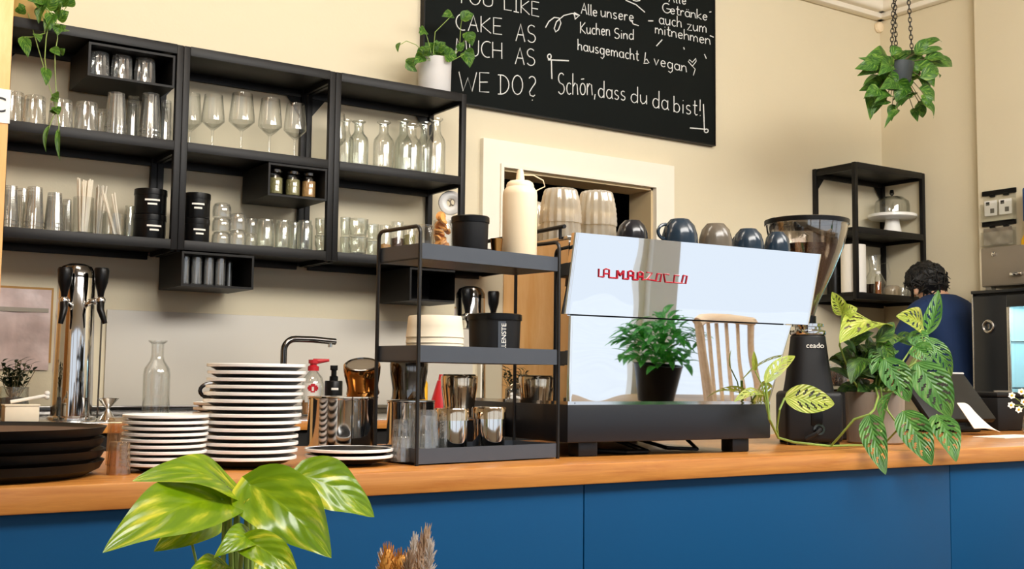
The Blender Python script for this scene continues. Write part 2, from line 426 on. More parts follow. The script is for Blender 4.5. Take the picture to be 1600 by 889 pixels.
# pine clad post at the left end of the bar
pp = at_y(12, 220, 3.40)
b = MB(); b.box(0.18, pp.x, 3.40, 3.64, 0, CEIL, 0.004); struct('column', b, M['pine'])
b = MB(); b.box(-1.2, 0.56, WY - 0.008, WY - .0005, 1.005, 2.6, 0.002); struct('wall_pine_panel', b, M['pine'])
# back room seen through the door opening
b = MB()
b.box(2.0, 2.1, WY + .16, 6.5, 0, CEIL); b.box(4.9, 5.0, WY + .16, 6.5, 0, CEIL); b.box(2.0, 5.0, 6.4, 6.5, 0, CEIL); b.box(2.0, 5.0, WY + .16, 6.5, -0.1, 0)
struct('wall_back_room', b, M['darkroom'])  # near-black paint carries the shade of the unlit room
# cornice
def cornice(name, x0, x1, y0, y1):
    b = MB(); b.box(x0, x1, y0, y1, CEIL - 0.07, CEIL - 0.001, 0.02, seg=3)
    b.box(x0 + (0.0 if x1 - x0 > 1 else 0.05), x1, y0 + (0.05 if x1 - x0 > 1 else 0.0), y1, CEIL - 0.10, CEIL - 0.06, 0.012); return struct(name, b, M['ceil'])
cornice('trim_1', -3, 5.545, WY - 0.11, WY - 0.001)
cornice('trim_2', 5.545 - 0.11, 5.544, pe.y, WY)
# door frame with mitred casing
def casing():
    b = MB(); w = 0.108; t = 0.028
    x0, x1, z1 = DX0 - w, DX1 + w + 0.02, DZ + 0.125
    for poly in ([(x0, 0), (DX0, 0), (DX0, DZ), (x0, z1)], [(DX1, 0), (x1, 0), (x1, z1), (DX1, DZ)], [(x0, z1), (DX0, DZ), (DX1, DZ), (x1, z1)]):
        b.prism(poly, lambda a, c: Vector((a, WY - t, c)), lambda a, c: Vector((a, WY - 0.0005, c)))
    # raised inner bead
    q = 0.016
    for poly in ([(DX0 - q, 0), (DX0, 0), (DX0, DZ), (DX0 - q, DZ + q)], [(DX1, 0), (DX1 + q, 0), (DX1 + q, DZ + q), (DX1, DZ)], [(DX0 - q, DZ + q), (DX0, DZ), (DX1, DZ), (DX1 + q, DZ + q)]):
        b.prism(poly, lambda a, c: Vector((a, WY - t - 0.01, c)), lambda a, c: Vector((a, WY - t, c)))
    return b
struct('trim_3', casing(), M['trimw'])
b = MB(); b.box(DX0, DX0 + 0.012, WY - .01, WY + .16, 0, DZ); b.box(DX1 - 0.012, DX1, WY - .01, WY + .16, 0, DZ); b.box(DX0, DX1, WY - .01, WY + .16, DZ - 0.012, DZ)
struct('trim_4', b, M['jamb'])
# panel behind the sink
b = MB(); b.box(1.105, 2.70, WY - 0.008, WY - 0.0005, 0.9, 1.357, 0.002); struct('wall_splash_panel', b, M['splash'])
# street front: low parapet, mullions and head beam with big openings to the sky
WF = -2.6
b = MB(); b.box(-3, 9.5, WF - .2, WF, 2.75, CEIL); b.box(-3, 9.5, WF - .2, WF, 0, 0.38)
struct('wall_front', b, M['trimw'])
for k, (x, w) in enumerate(((-1.2, .16), (1.5, .22), (5.05, .24), (7.2, .22))):
    b = MB(); b.box(x - w / 2, x + w / 2, WF - .2, WF + 0.02, 0.38, 2.75); struct('wall_front_pier', b, M['white'])
for k, (x0, x1) in enumerate(((-3, -1.28), (-1.12, 1.39), (1.61, 4.93), (5.17, 7.09), (7.31, 9.5))):
    b = MB(); t = 0.05
    b.box(x0, x0 + t, WF - .12, WF - .05, .38, 2.75); b.box(x1 - t, x1, WF - .12, WF - .05, .38, 2.75)
    b.box(x0, x1, WF - .12, WF - .05, .38, .38 + t); b.box(x0, x1, WF - .12, WF - .05, 2.75 - t, 2.75); 
    struct('window_%d' % (k + 1), b, M['white'])
b = MB(); b.box(-30, 40, -40, WF - .2, -0.25, -0.15); struct('ground', b, M['street'])

# ------------------------------------------------------------------ bar counter and back counter (fixtures)
bar = thing('bar_counter', 'long bar counter with orange brown wooden top and blue front panels', 'bar counter', (0, CF, 0))
b = MB(); b.box(-1.6, 4.7, 0, 0.80, CT - 0.0435, CT, 0.004); b.build('countertop', M['oak'], bar)
seam = [-1.6, -1.02, 0.237, 1.494, 2.75, 4.0, 4.68]
for x0, x1 in zip(seam, seam[1:]):
    b = MB(); b.box(x0 + 0.0015, x1 - 0.0015, 0.020, 0.038, 0.08, CT - 0.0445, 0.001); b.build('front_panel', M['blue'], bar)
b = MB(); b.box(-1.58, 4.66, 0.04, 0.76, 0.0, CT - 0.045); b.build('carcass', M['bluedark'], bar)

back = thing('back_counter', 'stainless steel worktop with wooden front edge under the wall shelves', 'worktop', (0, 3.70, 0))
b = MB(); b.box(-1.6, 2.62, 0.0, 0.63, BZ - 0.006, BZ, 0.002); b.build('worktop', M['steel'], back)
b = MB(); b.box(-1.6, 2.62, -0.02, 0.0, BZ - 0.034, BZ - 0.004, 0.003); b.build('front_edge', M['oak'], back)
b = MB(); b.box(-1.6, 2.62, 0.60, 0.63, BZ, BZ + 0.035, 0.003); b.build('upstand', M['darkchrome'], back)
b = MB(); b.box(-1.58, 2.60, 0.0, 0.6, 0.0, BZ - 0.035); b.build('carcass', M['darkroom'], back)

# ------------------------------------------------------------------ chalkboard with handwriting
BY = WY - 0.03
bl = at_y(664, 0, BY).x; br = at_y(1116, 100, BY).x; bz = 1.2372 * BY / WY + CZ
cb = thing('chalkboard', 'black chalkboard with white handwriting on the wall above the door', 'chalkboard', ((bl + br) / 2, BY, bz))
def loc_cb(p): return Vector(p) - Vector(((bl + br) / 2, BY, bz))
b = MB(); b.box(bl - (bl + br) / 2, br - (bl + br) / 2, 0, 0.029, 0, 0.98, 0.002); b.build('board', M['board'], cb)
b = MB(); hw = (br - bl) / 2; t = 0.006
b.box(-hw - t, -hw, -0.004, 0.029, -t, 0.98 + t); b.box(hw, hw + t, -0.004, 0.029, -t, 0.98 + t); b.box(-hw, hw, -0.004, 0.029, -t, 0); b.box(-hw, hw, -0.004, 0.029, 0.98, 0.98 + t)
b.build('board_frame', M['blackshelf'], cb)
def arc(cx, cy, rx, ry, a0, a1, n=8):
    return [(cx + rx * cos(radians(a0 + (a1 - a0) * k / n)), cy + ry * sin(radians(a0 + (a1 - a0) * k / n))) for k in range(n + 1)]
X = 0.55   # x-height; caps are 1 high
G = {
 'Y': (.6, [[(0, 1), (.3, .5)], [(.6, 1), (.3, .5), (.28, 0)]]), 'O': (.7, [arc(.35, .5, .33, .5, 90, 450, 14)]), 'U': (.6, [[(0, 1), (.02, .3)] + arc(.3, .25, .28, .25, 180, 360, 6) + [(.6, 1)]]),
 'L': (.5, [[(0, 1), (0, 0), (.5, .03)]]), 'I': (.35, [[(.17, 1), (.17, 0)], [(0, 1), (.35, 1)], [(0, 0), (.35, 0)]]), 'K': (.6, [[(0, 1), (0, 0)], [(.55, .95), (.02, .45), (.6, 0)]]),
 'E': (.5, [[(.5, 1), (0, 1), (0, 0), (.5, 0)], [(0, .5), (.42, .52)]]), 'C': (.6, [arc(.42, .5, .4, .5, 60, 290, 12)]), 'A': (.62, [[(0, 0), (.32, 1), (.6, 0)], [(.12, .38), (.52, .38)]]),
 'S': (.55, [arc(.28, .75, .25, .25, 40, 250, 8) + arc(.26, .25, .27, .25, 80, -150, 8)]), 'M': (.75, [[(0, 0), (.08, 1), (.38, .4), (.66, 1), (.75, 0)]]), 'H': (.6, [[(0, 1), (0, 0)], [(.6, 1), (.6, 0)], [(0, .5), (.6, .5)]]),
 'W': (.95, [[(0, 1), (.22, 0), (.48, .7), (.7, 0), (.95, 1)]]), 'D': (.65, [[(.08, 1), (.08, 0)], [(-.08, 1)] + arc(.1, .5, .52, .5, 90, -90, 10) + [(-.08, 0)]]),
 '?': (.45, [arc(.22, .78, .22, .22, 150, -40, 8) + [(.2, .42), (.05, .2), (.1, .04), (.3, .0), (.4, .08)], [(.22, -.18), (.25, -.2)]]),
 'G': (.65, [arc(.42, .5, .4, .5, 55, 330, 12) + [(.76, .45), (.4, .45)]]),
 'a': (.48, [arc(.23, X / 2, .22, X / 2, 40, 330, 10), [(.45, X), (.44, .1), (.52, 0)]]), 'l': (.16, [[(.05, 1), (.05, .06), (.14, 0)]]), 'e': (.45, [[(.03, .28), (.42, .32)] + arc(.23, X / 2, .2, X / 2, 15, 320, 10)]),
 'u': (.46, [[(0, X), (.02, .15), (.14, 0), (.3, .06), (.42, .25)], [(.42, X), (.43, 0)]]), 'n': (.45, [[(0, X), (0, 0)], [(0, .35), (.18, X), (.36, .48), (.42, 0)]]), 's': (.36, [arc(.18, .41, .15, .14, 40, 250, 6) + arc(.17, .13, .17, .13, 80, -150, 6)]),
 'r': (.3, [[(0, X), (0, 0)], [(0, .3), (.14, X), (.3, .5)]]), 'c': (.38, [arc(.24, X / 2, .22, X / 2, 50, 310, 8)]), 'h': (.45, [[(0, 1), (0, 0)], [(0, .35), (.18, X), (.36, .48), (.42, 0)]]),
 'i': (.12, [[(.05, X), (.05, 0)], [(.04, .78), (.07, .8)]]), 'd': (.48, [arc(.22, X / 2, .22, X / 2, 40, 330, 10), [(.45, 1.02), (.44, 0)]]), 'g': (.46, [arc(.22, X / 2, .21, X / 2, 40, 330, 10), [(.44, X), (.43, -.2), (.25, -.4), (.08, -.28)]]),
 'm': (.7, [[(0, X), (0, 0)], [(0, .35), (.15, X), (.31, .4), (.31, 0)], [(.31, .35), (.48, X), (.64, .4), (.66, 0)]]), 't': (.32, [[(.14, .9), (.13, .1), (.22, 0), (.32, .05)], [(0, .6), (.3, .6)]]), 'v': (.42, [[(0, X), (.18, 0), (.4, X)]]),
 'o': (.46, [arc(.23, X / 2, .22, X / 2, 90, 450, 12)]), 'b': (.46, [[(0, 1), (0, 0)], arc(.2, X / 2, .22, X / 2, 150, -150, 10)]), 'k': (.42, [[(0, 1), (0, 0)], [(.38, X), (.02, .25), (.42, 0)]]), 'z': (.42, [[(0, X), (.38, X), (0, 0), (.42, .02)]]),
 '\u00f6': (.46, [arc(.23, X / 2, .22, X / 2, 90, 450, 12), [(.1, .74), (.34, .76)]]), '\u00e4': (.48, [arc(.23, X / 2, .22, X / 2, 40, 330, 10), [(.45, X), (.44, .1), (.52, 0)], [(.14, .74), (.16, .75)], [(.32, .75), (.34, .76)]]),
 ',': (.12, [[(.06, .05), (.0, -.2)]]), '!': (.1, [[(.05, 1), (.04, .3)], [(.04, .02), (.06, 0)]]), '&': (.5, [[(.2, 1), (.1, .1), (.02, 0), (.35, 0), (.5, .05), (.3, .4), (.18, .3)]]), ' ': (.3, []),
}
chalk = MB()
def cpt(px, py): return loc_cb(at_y(px, py, BY - 0.001))
def chalkline(pts, w=1.15):
    p = [cpt(*q) for q in pts]
    chalk.tube(p, 0.0026 * w, 5)
def write(txt, x0, y0, x1, y1, cap, gap=.16, w=1.0):
    tot = sum(G[c][0] + gap for c in txt) - gap; k = 0.0
    for c in txt:
        gw, st = G[c]
        for pl in st:
            q = []
            for (gx, gy) in pl:
                f = (k + gx) / tot
                q.append((x0 + (x1 - x0) * f, y0 + (y1 - y0) * f - gy * cap))
            if len(q) > 1: chalkline(q, w)
        k += gw + gap
write('YOU', 714, 4, 770, 11, 21); write('LIKE', 788, 15, 842, 26, 22)
write('CAKE', 712, 46, 784, 54, 25); write('AS', 806, 64, 837, 67, 27)
write('MUCH', 712, 85, 784, 92, 25); write('AS', 805, 100, 836, 103, 26)
write('WE', 717, 142, 764, 144, 30); write('DO', 780, 147, 817, 148, 30); write('?', 826, 150, 837, 151, 31)
z6 = lambda pts: [(700 + a / 3.81, c / 3.81) for a, c in pts]
chalkline(z6([(580, 165), (600, 128), (632, 104), (662, 108), (672, 138), (657, 178), (641, 190), (632, 170), (645, 130), (690, 92), (740, 80), (772, 90)]), 1.1)
chalkline(z6([(750, 76), (782, 92), (756, 114), (750, 76)]), 1.6)
write('Alle', 908, 21, 933, 26, 17, .1); write('unsere', 939, 26, 990, 34, 17)
z8 = lambda pts: [(880 + a / 6.667, c / 6.667) for a, c in pts]
chalkline(z8([(705, 205), (728, 250), (785, 268)]))
write('Kuchen', 907, 52, 953, 56, 18); write('Sind', 960, 60, 990, 62, 16)
write('hausgemacht', 903, 78, 998, 95, 17); write('&', 1005, 99, 1014, 99, 17); write('vegan', 1022, 101, 1073, 113, 17)
chalkline(z8([(1345, 690), (1302, 640), (1315, 622), (1345, 650), (1380, 610), (1385, 640), (1345, 690), (1375, 720), (1355, 785)]), .9)
write('Sch\u00f6n,', 872, 147, 931, 149, 33); write('dass', 935, 152, 977, 157, 26); write('du', 986, 160, 1011, 163, 25); write('da', 1020, 168, 1044, 172, 27); write('bist!', 1053, 175, 1095, 181, 25)
for pl in ([(595, 356), (718, 362)], [(615, 362), (618, 470)], [(603 + 11 * cos(k * .7), 337 + 15 * sin(k * .7)) for k in range(10)], [(1520, 620), (1526, 775)], [(1440, 762), (1532, 770)], [(1537 + 12 * cos(k * .7), 779 + 11 * sin(k * .7)) for k in range(10)]):
    chalkline(z6(pl), 1.25)
write('Alle', 1045, 3, 1072, 7, 14); write('Getr\u00e4nke', 1035, 19, 1105, 32, 15, .12); write('auch', 1030, 37, 1065, 43, 17); write('zum', 1074, 47, 1104, 51, 17); write('mitnehmen', 1024, 52, 1110, 70, 16, .12)
for pl in ([(885, 218), (935, 219)], [(970, 480), (1030, 415)], [(1254, 492), (1262, 517)], [(1470, 565), (1490, 610)], [(650, 3), (760, 50), (850, 128)], [(725, 2), (760, 12), (800, 5)], [(1522, 126), (1540, 124)], [(1528, 372), (1565, 387)]):
    chalkline(z8(pl))
chalk.build('chalk_lettering', M['chalk'], cb)

# small round sensor in the corner
p = at_y(1379, 43, WY - .02)
b = MB(); b.lathe([(0, 0), (.03, 0), (.034, .006), (.03, .022), (.012, .03), (0, .031)], M_=Matrix.Rotation(radians(90), 4, 'X'))
tag(b.build('motion_sensor', M['cream'], None, (p.x - .02, WY - .001, p.z)), 'small round cream sensor high in the wall corner under the cornice', 'sensor')
# letter label on the post
p = at_y(1, 165, 3.398)
sg = thing('wall_label', 'white label with a black letter C on the pine post', 'sign', (p.x - .02, 3.399, p.z))
b = MB(); b.box(-.09, .045, -.002, 0, -.048, .048); b.build('label_card', M['paper'], sg)
text('lettering', 'C', .062, M['black'], sg, (.014, -.0025, 0), (radians(90), 0, 0), 0.0005)
# ------------------------------------------------------------------ wall shelving (open steel frames)
FY = 4.04; DEP = WY - FY - 0.002
ZB, ZT = 1.565, 2.310                        # underside of frame / top
ZS = (1.600, 1.957, 2.310)                   # board tops
def shelf_unit(name, label, x0, x1, group=None):
    t = thing(name, label, 'wall shelf', (x0, FY, ZB), group=group)
    w = x1 - x0; h = ZT - ZB; p = 0.024
    for (px, py) in ((0, 0), (w - p, 0), (0, DEP - p), (w - p, DEP - p)):
        b = MB(); b.box(px, px + p, py, py + p, 0, h, 0.0025); 
        b.build('post', M['blackmetal'], t)
    for z in ZS:
        zz = z - ZB
        b = MB(); b.box(p * .5, w - p * .5, 0.003, DEP - .003, zz - 0.022, zz, 0.0015); b.build('shelf_board', M['blackshelf'], t)
        b = MB()
        b.box(p, w - p, 0.0, 0.006, zz - 0.034, zz + 0.001, 0.001); b.box(p, w - p, DEP - .02, DEP - .006, zz - 0.05, zz - 0.02, 0.001)
        for sx in (0.004, w - 0.016): b.box(sx, sx + .012, p, DEP - p, zz - 0.04, zz - 0.018)
        b.build('shelf_rail', M['blackmetal'], t)
    # corner gussets at the back
    for sx, sg in ((p, 1), (w - p, -1)):
        b = MB(); z = h - .05
        b.prism([(sx, z), (sx + sg * .06, z), (sx, z - .075)], lambda a, c: Vector((a, DEP - .012, c)), lambda a, c: Vector((a, DEP - .008, c)))
        b.build('corner_plate', M['blackmetal'], t)
    return t
BX = (0.664, 1.266, 1.868, 2.470)
for k, nm in enumerate(('left', 'middle', 'right')):
    lb = ('black metal wall shelf nearest the pine post, with cut-glass tumblers and highball glasses', 'black metal wall shelf in the middle of the row, with the wine glasses', 'black metal wall shelf beside the door, with glass carafes and a potted plant on top')[k]
    shelf_unit('wall_shelf', lb, BX[k] + 0.0005, BX[k + 1] - 0.0005, 'steel wall shelves over the sink')
shelf_unit('wall_shelf', 'small black metal corner shelf holding the white cake stand', 4.935, 5.538)
def cube(label, x0, x1, z0, z1):
    t = thing('hanging_shelf_box', label, 'shelf box', (x0, FY + .004, z0), group='black boxes hung under the shelves')
    w = x1 - x0; h = z1 - z0; d = DEP - .03; q = .008
    b = MB(); b.box(0, q, 0, d, 0, h); b.box(w - q, w, 0, d, 0, h); b.box(q, w - q, d - q, d, 0, h); b.build('shell', M['blackshelf'], t)
    b = MB(); b.box(q, w - q, 0, d - q, 0, q); b.build('bottom_board', M['blackshelf'], t)
    b = MB(); b.box(q, w - q, 0, d - q, h - q, h); b.build('top_board', M['blackshelf'], t)
    return t
cube('black open box under the top of the left shelf, holding three tumblers', .934, 1.236, 2.149, 2.268)
cube('black open box under the middle board of the middle shelf, holding jars of dried herbs', 1.602, 1.842, 1.796, 1.921)
cube('black open box hanging below the middle shelf, holding slim jars', 1.285, 1.556, 1.437, 1.562)
cube('black open box hanging below the right shelf, behind the three-tier rack', 2.215, 2.462, 1.428, 1.562)

# ------------------------------------------------------------------ glassware builders (unit shapes built once per kind, copied after)
PROTO = {}
def lathe_wall(out, wall, base):
    """closed wall from an outer profile (bottom to top): outside up, over the rim, inside down to a thick base"""
    inn = [(max(r - wall, .001), z) for r, z in out if z > base + 1e-6]
    for (ra, za), (rb, zb) in zip(out, out[1:]):
        if za <= base < zb: inn.insert(0, (max(ra + (rb - ra) * (base - za) / (zb - za) - wall, .001), base)); break
    return [(0, out[0][1])] + out + [(r, z) for r, z in reversed(inn)] + [(0, base)]
def flip(prof, h): return [(r, h - z) for r, z in prof]
def gl(kind, h, r):
    """MB of a glass of height h and rim radius r"""
    b = MB()
    if kind == 'tumbler':      # cut-glass tumbler standing upside down
        o = [(r * .80, 0), (r * .84, h * .05), (r * .86, h * .3), (r * .93, h * .72), (r * .97, h * .78), (r, h)]
        b.lathe(flip(lathe_wall(o, .003, h * .12), h), seg=60, ribs=12, rib=.055, z0=h * .25, z1=h * .97)
    elif kind == 'highball':   # tall straight glass upside down
        o = [(r * .74, 0), (r * .745, h * .02), (r * .985, h * .955), (r * 1.015, h * .965), (r * 1.015, h)]
        b.lathe(flip(lathe_wall(o, .0007, h * .045), h), seg=48, ribs=12, rib=.03)
    elif kind == 'bowl':       # low round-shouldered glass upside down
        o = [(r * .55, 0), (r * .8, h * .06), (r * .97, h * .3), (r, h * .6), (r * .98, h)]
        b.lathe(flip(lathe_wall(o, .003, h * .12), h), seg=32)
    elif kind == 'shot':       # short stackable glass
        o = [(r * .78, 0), (r * .84, h * .08), (r * .86, h * .35), (r, h * .5), (r, h * .93), (r * 1.02, h)]
        b.lathe(lathe_wall(o, .003, h * .14), seg=40, ribs=10, rib=.03, z0=h * .05, z1=h * .4)
    elif kind == 'wine':
        o = [(r * .86, 0), (r * .86, .003), (.012, .007), (.0042, .014), (.0036, h * .30), (.006, h * .36), (r * .55, h * .43), (r * 1.0, h * .52), (r * .98, h * .62), (r * .78, h)]
        inn = [(r * .78 - .0012, h), (r * .98 - .0014, h * .62), (r - .0016, h * .525), (r * .54, h * .445), (.004, h * .39), (0, h * .385)]
        b.lathe([(0, 0)] + o + inn, seg=32)
    elif kind == 'carafe':
        o = [(r * .96, 0), (r, .006), (r, h * .56), (r * .93, h * .64), (r * .55, h * .74), (r * .46, h * .80), (r * .46, h * .955), (r * .70, h * .985), (r * .70, h)]
        b.lathe(lathe_wall(o, .003, .012), seg=36)
    elif kind == 'jar':
        o = [(r * .92, 0), (r, .005), (r, h * .82), (r * .86, h * .9), (r * .86, h)]
        b.lathe(lathe_wall(o, .0028, .008), seg=32)
    elif kind == 'straight':
        o = [(r * .97, 0), (r, .004), (r, h)]
        b.lathe(lathe_wall(o, .0025, .008), seg=28)
    elif kind == 'dimple':     # heavy ribbed tumbler upside down, many small lenses
        o = [(r * .70, 0), (r * .75, h * .025)] + [(r * (1 - .20 * (1 - k / 13) ** 2.2 + .010 * (-1) ** k * (k < 13)), h * (.08 + .92 * k / 13)) for k in range(14)]
        b.lathe(flip(lathe_wall(o, .002, h * .1), h), seg=96, ribs=16, rib=.045)
    return b
def px_item(px, ytop, wpx, Y, z):
    """real place, height and radius of an upright thing that stands on height z at depth Y"""
    top = at_y(px, ytop, Y); p = at_y(px, ytop, Y)
    for _ in range(4):            # the axis leans with the lens: use the pixel column half way down
        base = Vector((p.x, Y, z)); h = p.z - z
    return Vector((p.x, Y, z)), h, wpx * mpp(p) / 2
def put(name, cat, kind, m, px, ytop, wpx, Y, z, label, group=None, hmul=1.0, hmax=9):
    base, h, r = px_item(px, ytop, wpx, Y, z); h = min(h, hmax)
    o = gl(kind, h * hmul, r).build(name, M[m], None, base); return tag(o, label, cat, group)
def stack(name, cat, kind, m, px, ytop, wpx, Y, z, n, step, where, group):
    """n nested glasses, one object each"""
    base, h, r = px_item(px, ytop, wpx, Y, z)
    st = h * step; gh = h - st * (n - 1)
    if kind == 'highball' and n == 2: st = h * .15; gh = h - st
    if kind == 'bowl': st = h / n + .0003; gh = h / n
    for k in range(n):
        o = gl(kind, gh, r).build(name, M[m], None, base + Vector((0, 0, st * k)))
        pos = ('bottom', 'top') if n == 2 else ('bottom', 'middle', 'top')
        tag(o, '%s, %s one' % (where, pos[k]), cat, group)
e = 0.001
z1, z2, z3 = ZS[0] + e, ZS[1] + e, ZS[2] + e
# left shelf, middle board
for k, (px, yt, w, Y) in enumerate(((23, 145, 33, 4.19), (55, 151, 36, 4.13), (96, 157, 38, 4.13), (136, 161, 37, 4.13), (160, 172, 26, 4.22))):
    put('cut_glass_tumbler', 'glass', 'tumbler', 'thickglass', px, yt, w, Y, z2, 'upturned cut-glass tumbler on the left shelf, %s from the pine post' % NTH[k], 'upturned tumblers on the left shelf')
for k, (px, yt, w, Y, n) in enumerate(((182, 146, 34, 4.12, 3), (209, 151, 22, 4.2, 2), (236, 147, 33, 4.12, 3), (260, 158, 20, 4.2, 2))):
    stack('highball_glass', 'glass', 'highball', 'thickglass', px, yt, w, Y, z2, n, .10, 'upturned tall glass, %s stack right of the cut-glass tumblers' % NTH[k], 'tall glasses on the middle board')
# box at the top left
for k, px in enumerate((155, 191, 227)):
    put('cut_glass_tumbler', 'glass', 'tumbler', 'thickglass', px, (83, 88, 93)[k], 34, 4.12, 2.1585, 'upturned tumbler in the black box of the left shelf, %s from the left' % NTH[k], 'three tumblers in the hanging box')
# left shelf, bottom board
for k, (px, yt, w, Y, n) in enumerate(((17, 291, 26, 4.12, 3), (35, 295, 22, 4.2, 2), (55, 293, 29, 4.12, 3), (86, 302, 28, 4.12, 3), (105, 312, 17, 4.22, 2))):
    stack('highball_glass', 'glass', 'highball', 'thickglass', px, yt, w, Y, z1, n, .10, 'upturned tall glass left of the straws, %s stack from the post' % NTH[k], 'tall glasses on the bottom board')
def straw_jar(px, yrim, w, Y, label, topy, nst, lean=0.0, seed=1):
    base, h, r = px_item(px, yrim, w, Y, z1); rd = random.Random(seed)
    t = thing('straw_jar', label, 'straw jar', base, group='glasses of straws')
    gl('straight', h, r).build('glass', M['glass'], t)
    ht = at_y(px, topy, Y).z - z1
    for k in range(nst):
        a = 2 * pi * k / nst + .3; rr = (r - .008) * (.35 + .6 * rd.random())
        bx, by = rr * cos(a) * .6, rr * sin(a) * .6
        tx, ty = rr * cos(a) * 1.25 + lean, rr * sin(a) * 1.25
        b = MB(); b.tube([(bx - lean * .3, by, .011), (tx, ty, ht * (.95 + .05 * rd.random()))], .0033, 6); b.build('straw', M['straw'], t)
straw_jar(131, 309, 31, 4.12, 'tall clear glass packed with upright white drinking straws on the left shelf', 279, 14, 0, 2)
straw_jar(154, 330, 24, 4.22, 'glass of shorter white straws standing behind the packed straw glass', 288, 7, .004, 3)
straw_jar(179, 335, 36, 4.12, 'low wide glass with a few white straws leaning to the left', 300, 5, -.03, 4)
put('spice_jar', 'jar', 'jar', 'greenglass', 203, 322, 16, 4.16, z1, 'small clear jar squeezed between the straw glass and the black tins', None)
def tins(px, ytop, w, Y, where):
    base, h, r = px_item(px, ytop, w, Y, z1); hh = h / 2 - .0005
    for k in range(2):
        t = thing('black_tin', 'round black tin with white lettering %s, %s' % (where, ('lower of the pair', 'upper of the pair')[k]), 'tin', base + Vector((0, 0, k * (hh + .001))), group='black tins on the bottom boards')
        b = MB(); b.lathe([(0, 0), (r * .955, 0), (r * .97, .003), (r * .97, hh - .022), (0, hh - .022)], seg=36); b.build('body', M['black'], t)
        b = MB(); b.lathe([(0, hh - .022), (r, hh - .022), (r * 1.005, hh - .019), (r * .99, hh - .001), (r * .93, hh), (0, hh)], seg=36); b.build('lid', M['black'], t)
        b = MB(); a0 = math.atan2(-base.y, -base.x) + (.12 if k else .3)
        def strip(z0, zz1, da, off):
            b.grid(lambda u, v: Vector((r * .976 * cos(a0 + off + da * (u - .5)), r * .976 * sin(a0 + off + da * (u - .5)), z0 + (zz1 - z0) * v)), 8, 1)
        strip(hh * .50, hh * .57, .95, 0); strip(hh * .34, hh * .41, .6, 0)
        b.build('lettering', M['paper'], t)
tins(236, 297, 50, 4.14, 'on the left shelf')
tins(308, 303, 42, 4.14, 'on the middle shelf')
# middle shelf, wine glasses
wg = None
for k, (px, yt, w, Y) in enumerate(((299, 147, 35, 4.23), (334, 149, 36, 4.13), (379, 147, 40, 4.1), (423, 155, 37, 4.12), (462, 163, 35, 4.12))):
    put('wine_glass', 'wine glass', 'wine', 'glass', px, yt, w, Y, z2, 'stemmed wine glass on the middle shelf, %s from the left' % NTH[k], 'wine glasses in a row')
put('wine_glass', 'wine glass', 'wine', 'glass', 527, 178, 30, 4.19, z2, 'stemmed wine glass half hidden behind the post between the middle and right shelves', 'wine glasses in a row')
# middle box, jars of herbs
for k, px in enumerate((431, 458, 483)):
    base, h, r = px_item(px, (259, 263, 266)[k], 24, 4.11, 1.8055); h = min(h, .102)
    t = thing('herb_jar', 'lidded glass jar of dried herbs in the hanging box, %s' % ('leftmost of the three, greenest', 'middle of the three', 'rightmost of the three')[k], 'jar', base, group='herb jars in the hanging box')
    gl('jar', h * .93, r).build('glass', M['glass'], t)
    b = MB(); b.lathe([(0, .009), (r * .88, .009), (r * .9, h * .68), (0, h * .72)], seg=24); b.build('contents', M[('herbs', 'herbs', 'spice')[k]], t)
    b = MB(); b.lathe([(0, h * .90), (r * .92, h * .90), (r * .93, h * .99), (r * .8, h), (0, h)], seg=24); b.build('lid', M['darkchrome'], t)
# middle shelf, bottom board
stack('glass_bowl', 'glass bowl', 'bowl', 'thickglass', 347, 318, 29, 4.13, z1, 3, .25, 'upturned round glass bowl beside the black tins, tall stack', 'stacked glass bowls')
stack('glass_bowl', 'glass bowl', 'bowl', 'thickglass', 372, 334, 27, 4.11, z1, 2, .36, 'upturned round glass bowl in the second, lower stack beside the tins', 'stacked glass bowls')
stack('glass_bowl', 'glass bowl', 'bowl', 'thickglass', 393, 341, 20, 4.19, z1, 2, .36, 'upturned glass bowl in the small stack just left of the clear jars', 'stacked glass bowls')
for k, (px, yt, w, Y) in enumerate(((415, 343, 27, 4.11), (442, 344, 24, 4.11), (460, 347, 18, 4.2), (477, 345, 24, 4.11))):
    put('storage_jar', 'jar', 'jar', 'greenglass', px, yt, w, Y, z1, 'empty clear jar on the bottom board of the middle shelf, %s from the left' % NTH[k], 'clear jars on the middle shelf')
stack('stacking_glass', 'glass', 'shot', 'greenglass', 505, 342, 24, 4.12, z1, 2, .5, 'short stacking glass at the right end of the middle shelf', 'short stacking glasses')
# slim jars in the lower box
for k, (px, yt, w) in enumerate(((290, 398, 13), (308, 398, 16), (327, 401, 15), (345, 402, 16), (359, 404, 8))):
    put('slim_jar', 'jar', 'straight', 'thickglass', px, yt, w, 4.11 if k != 4 else 4.17, 1.4465, 'slim straight glass in the box below the middle shelf, %s from the left' % NTH[k], 'slim glasses in the lower box', hmax=.104)
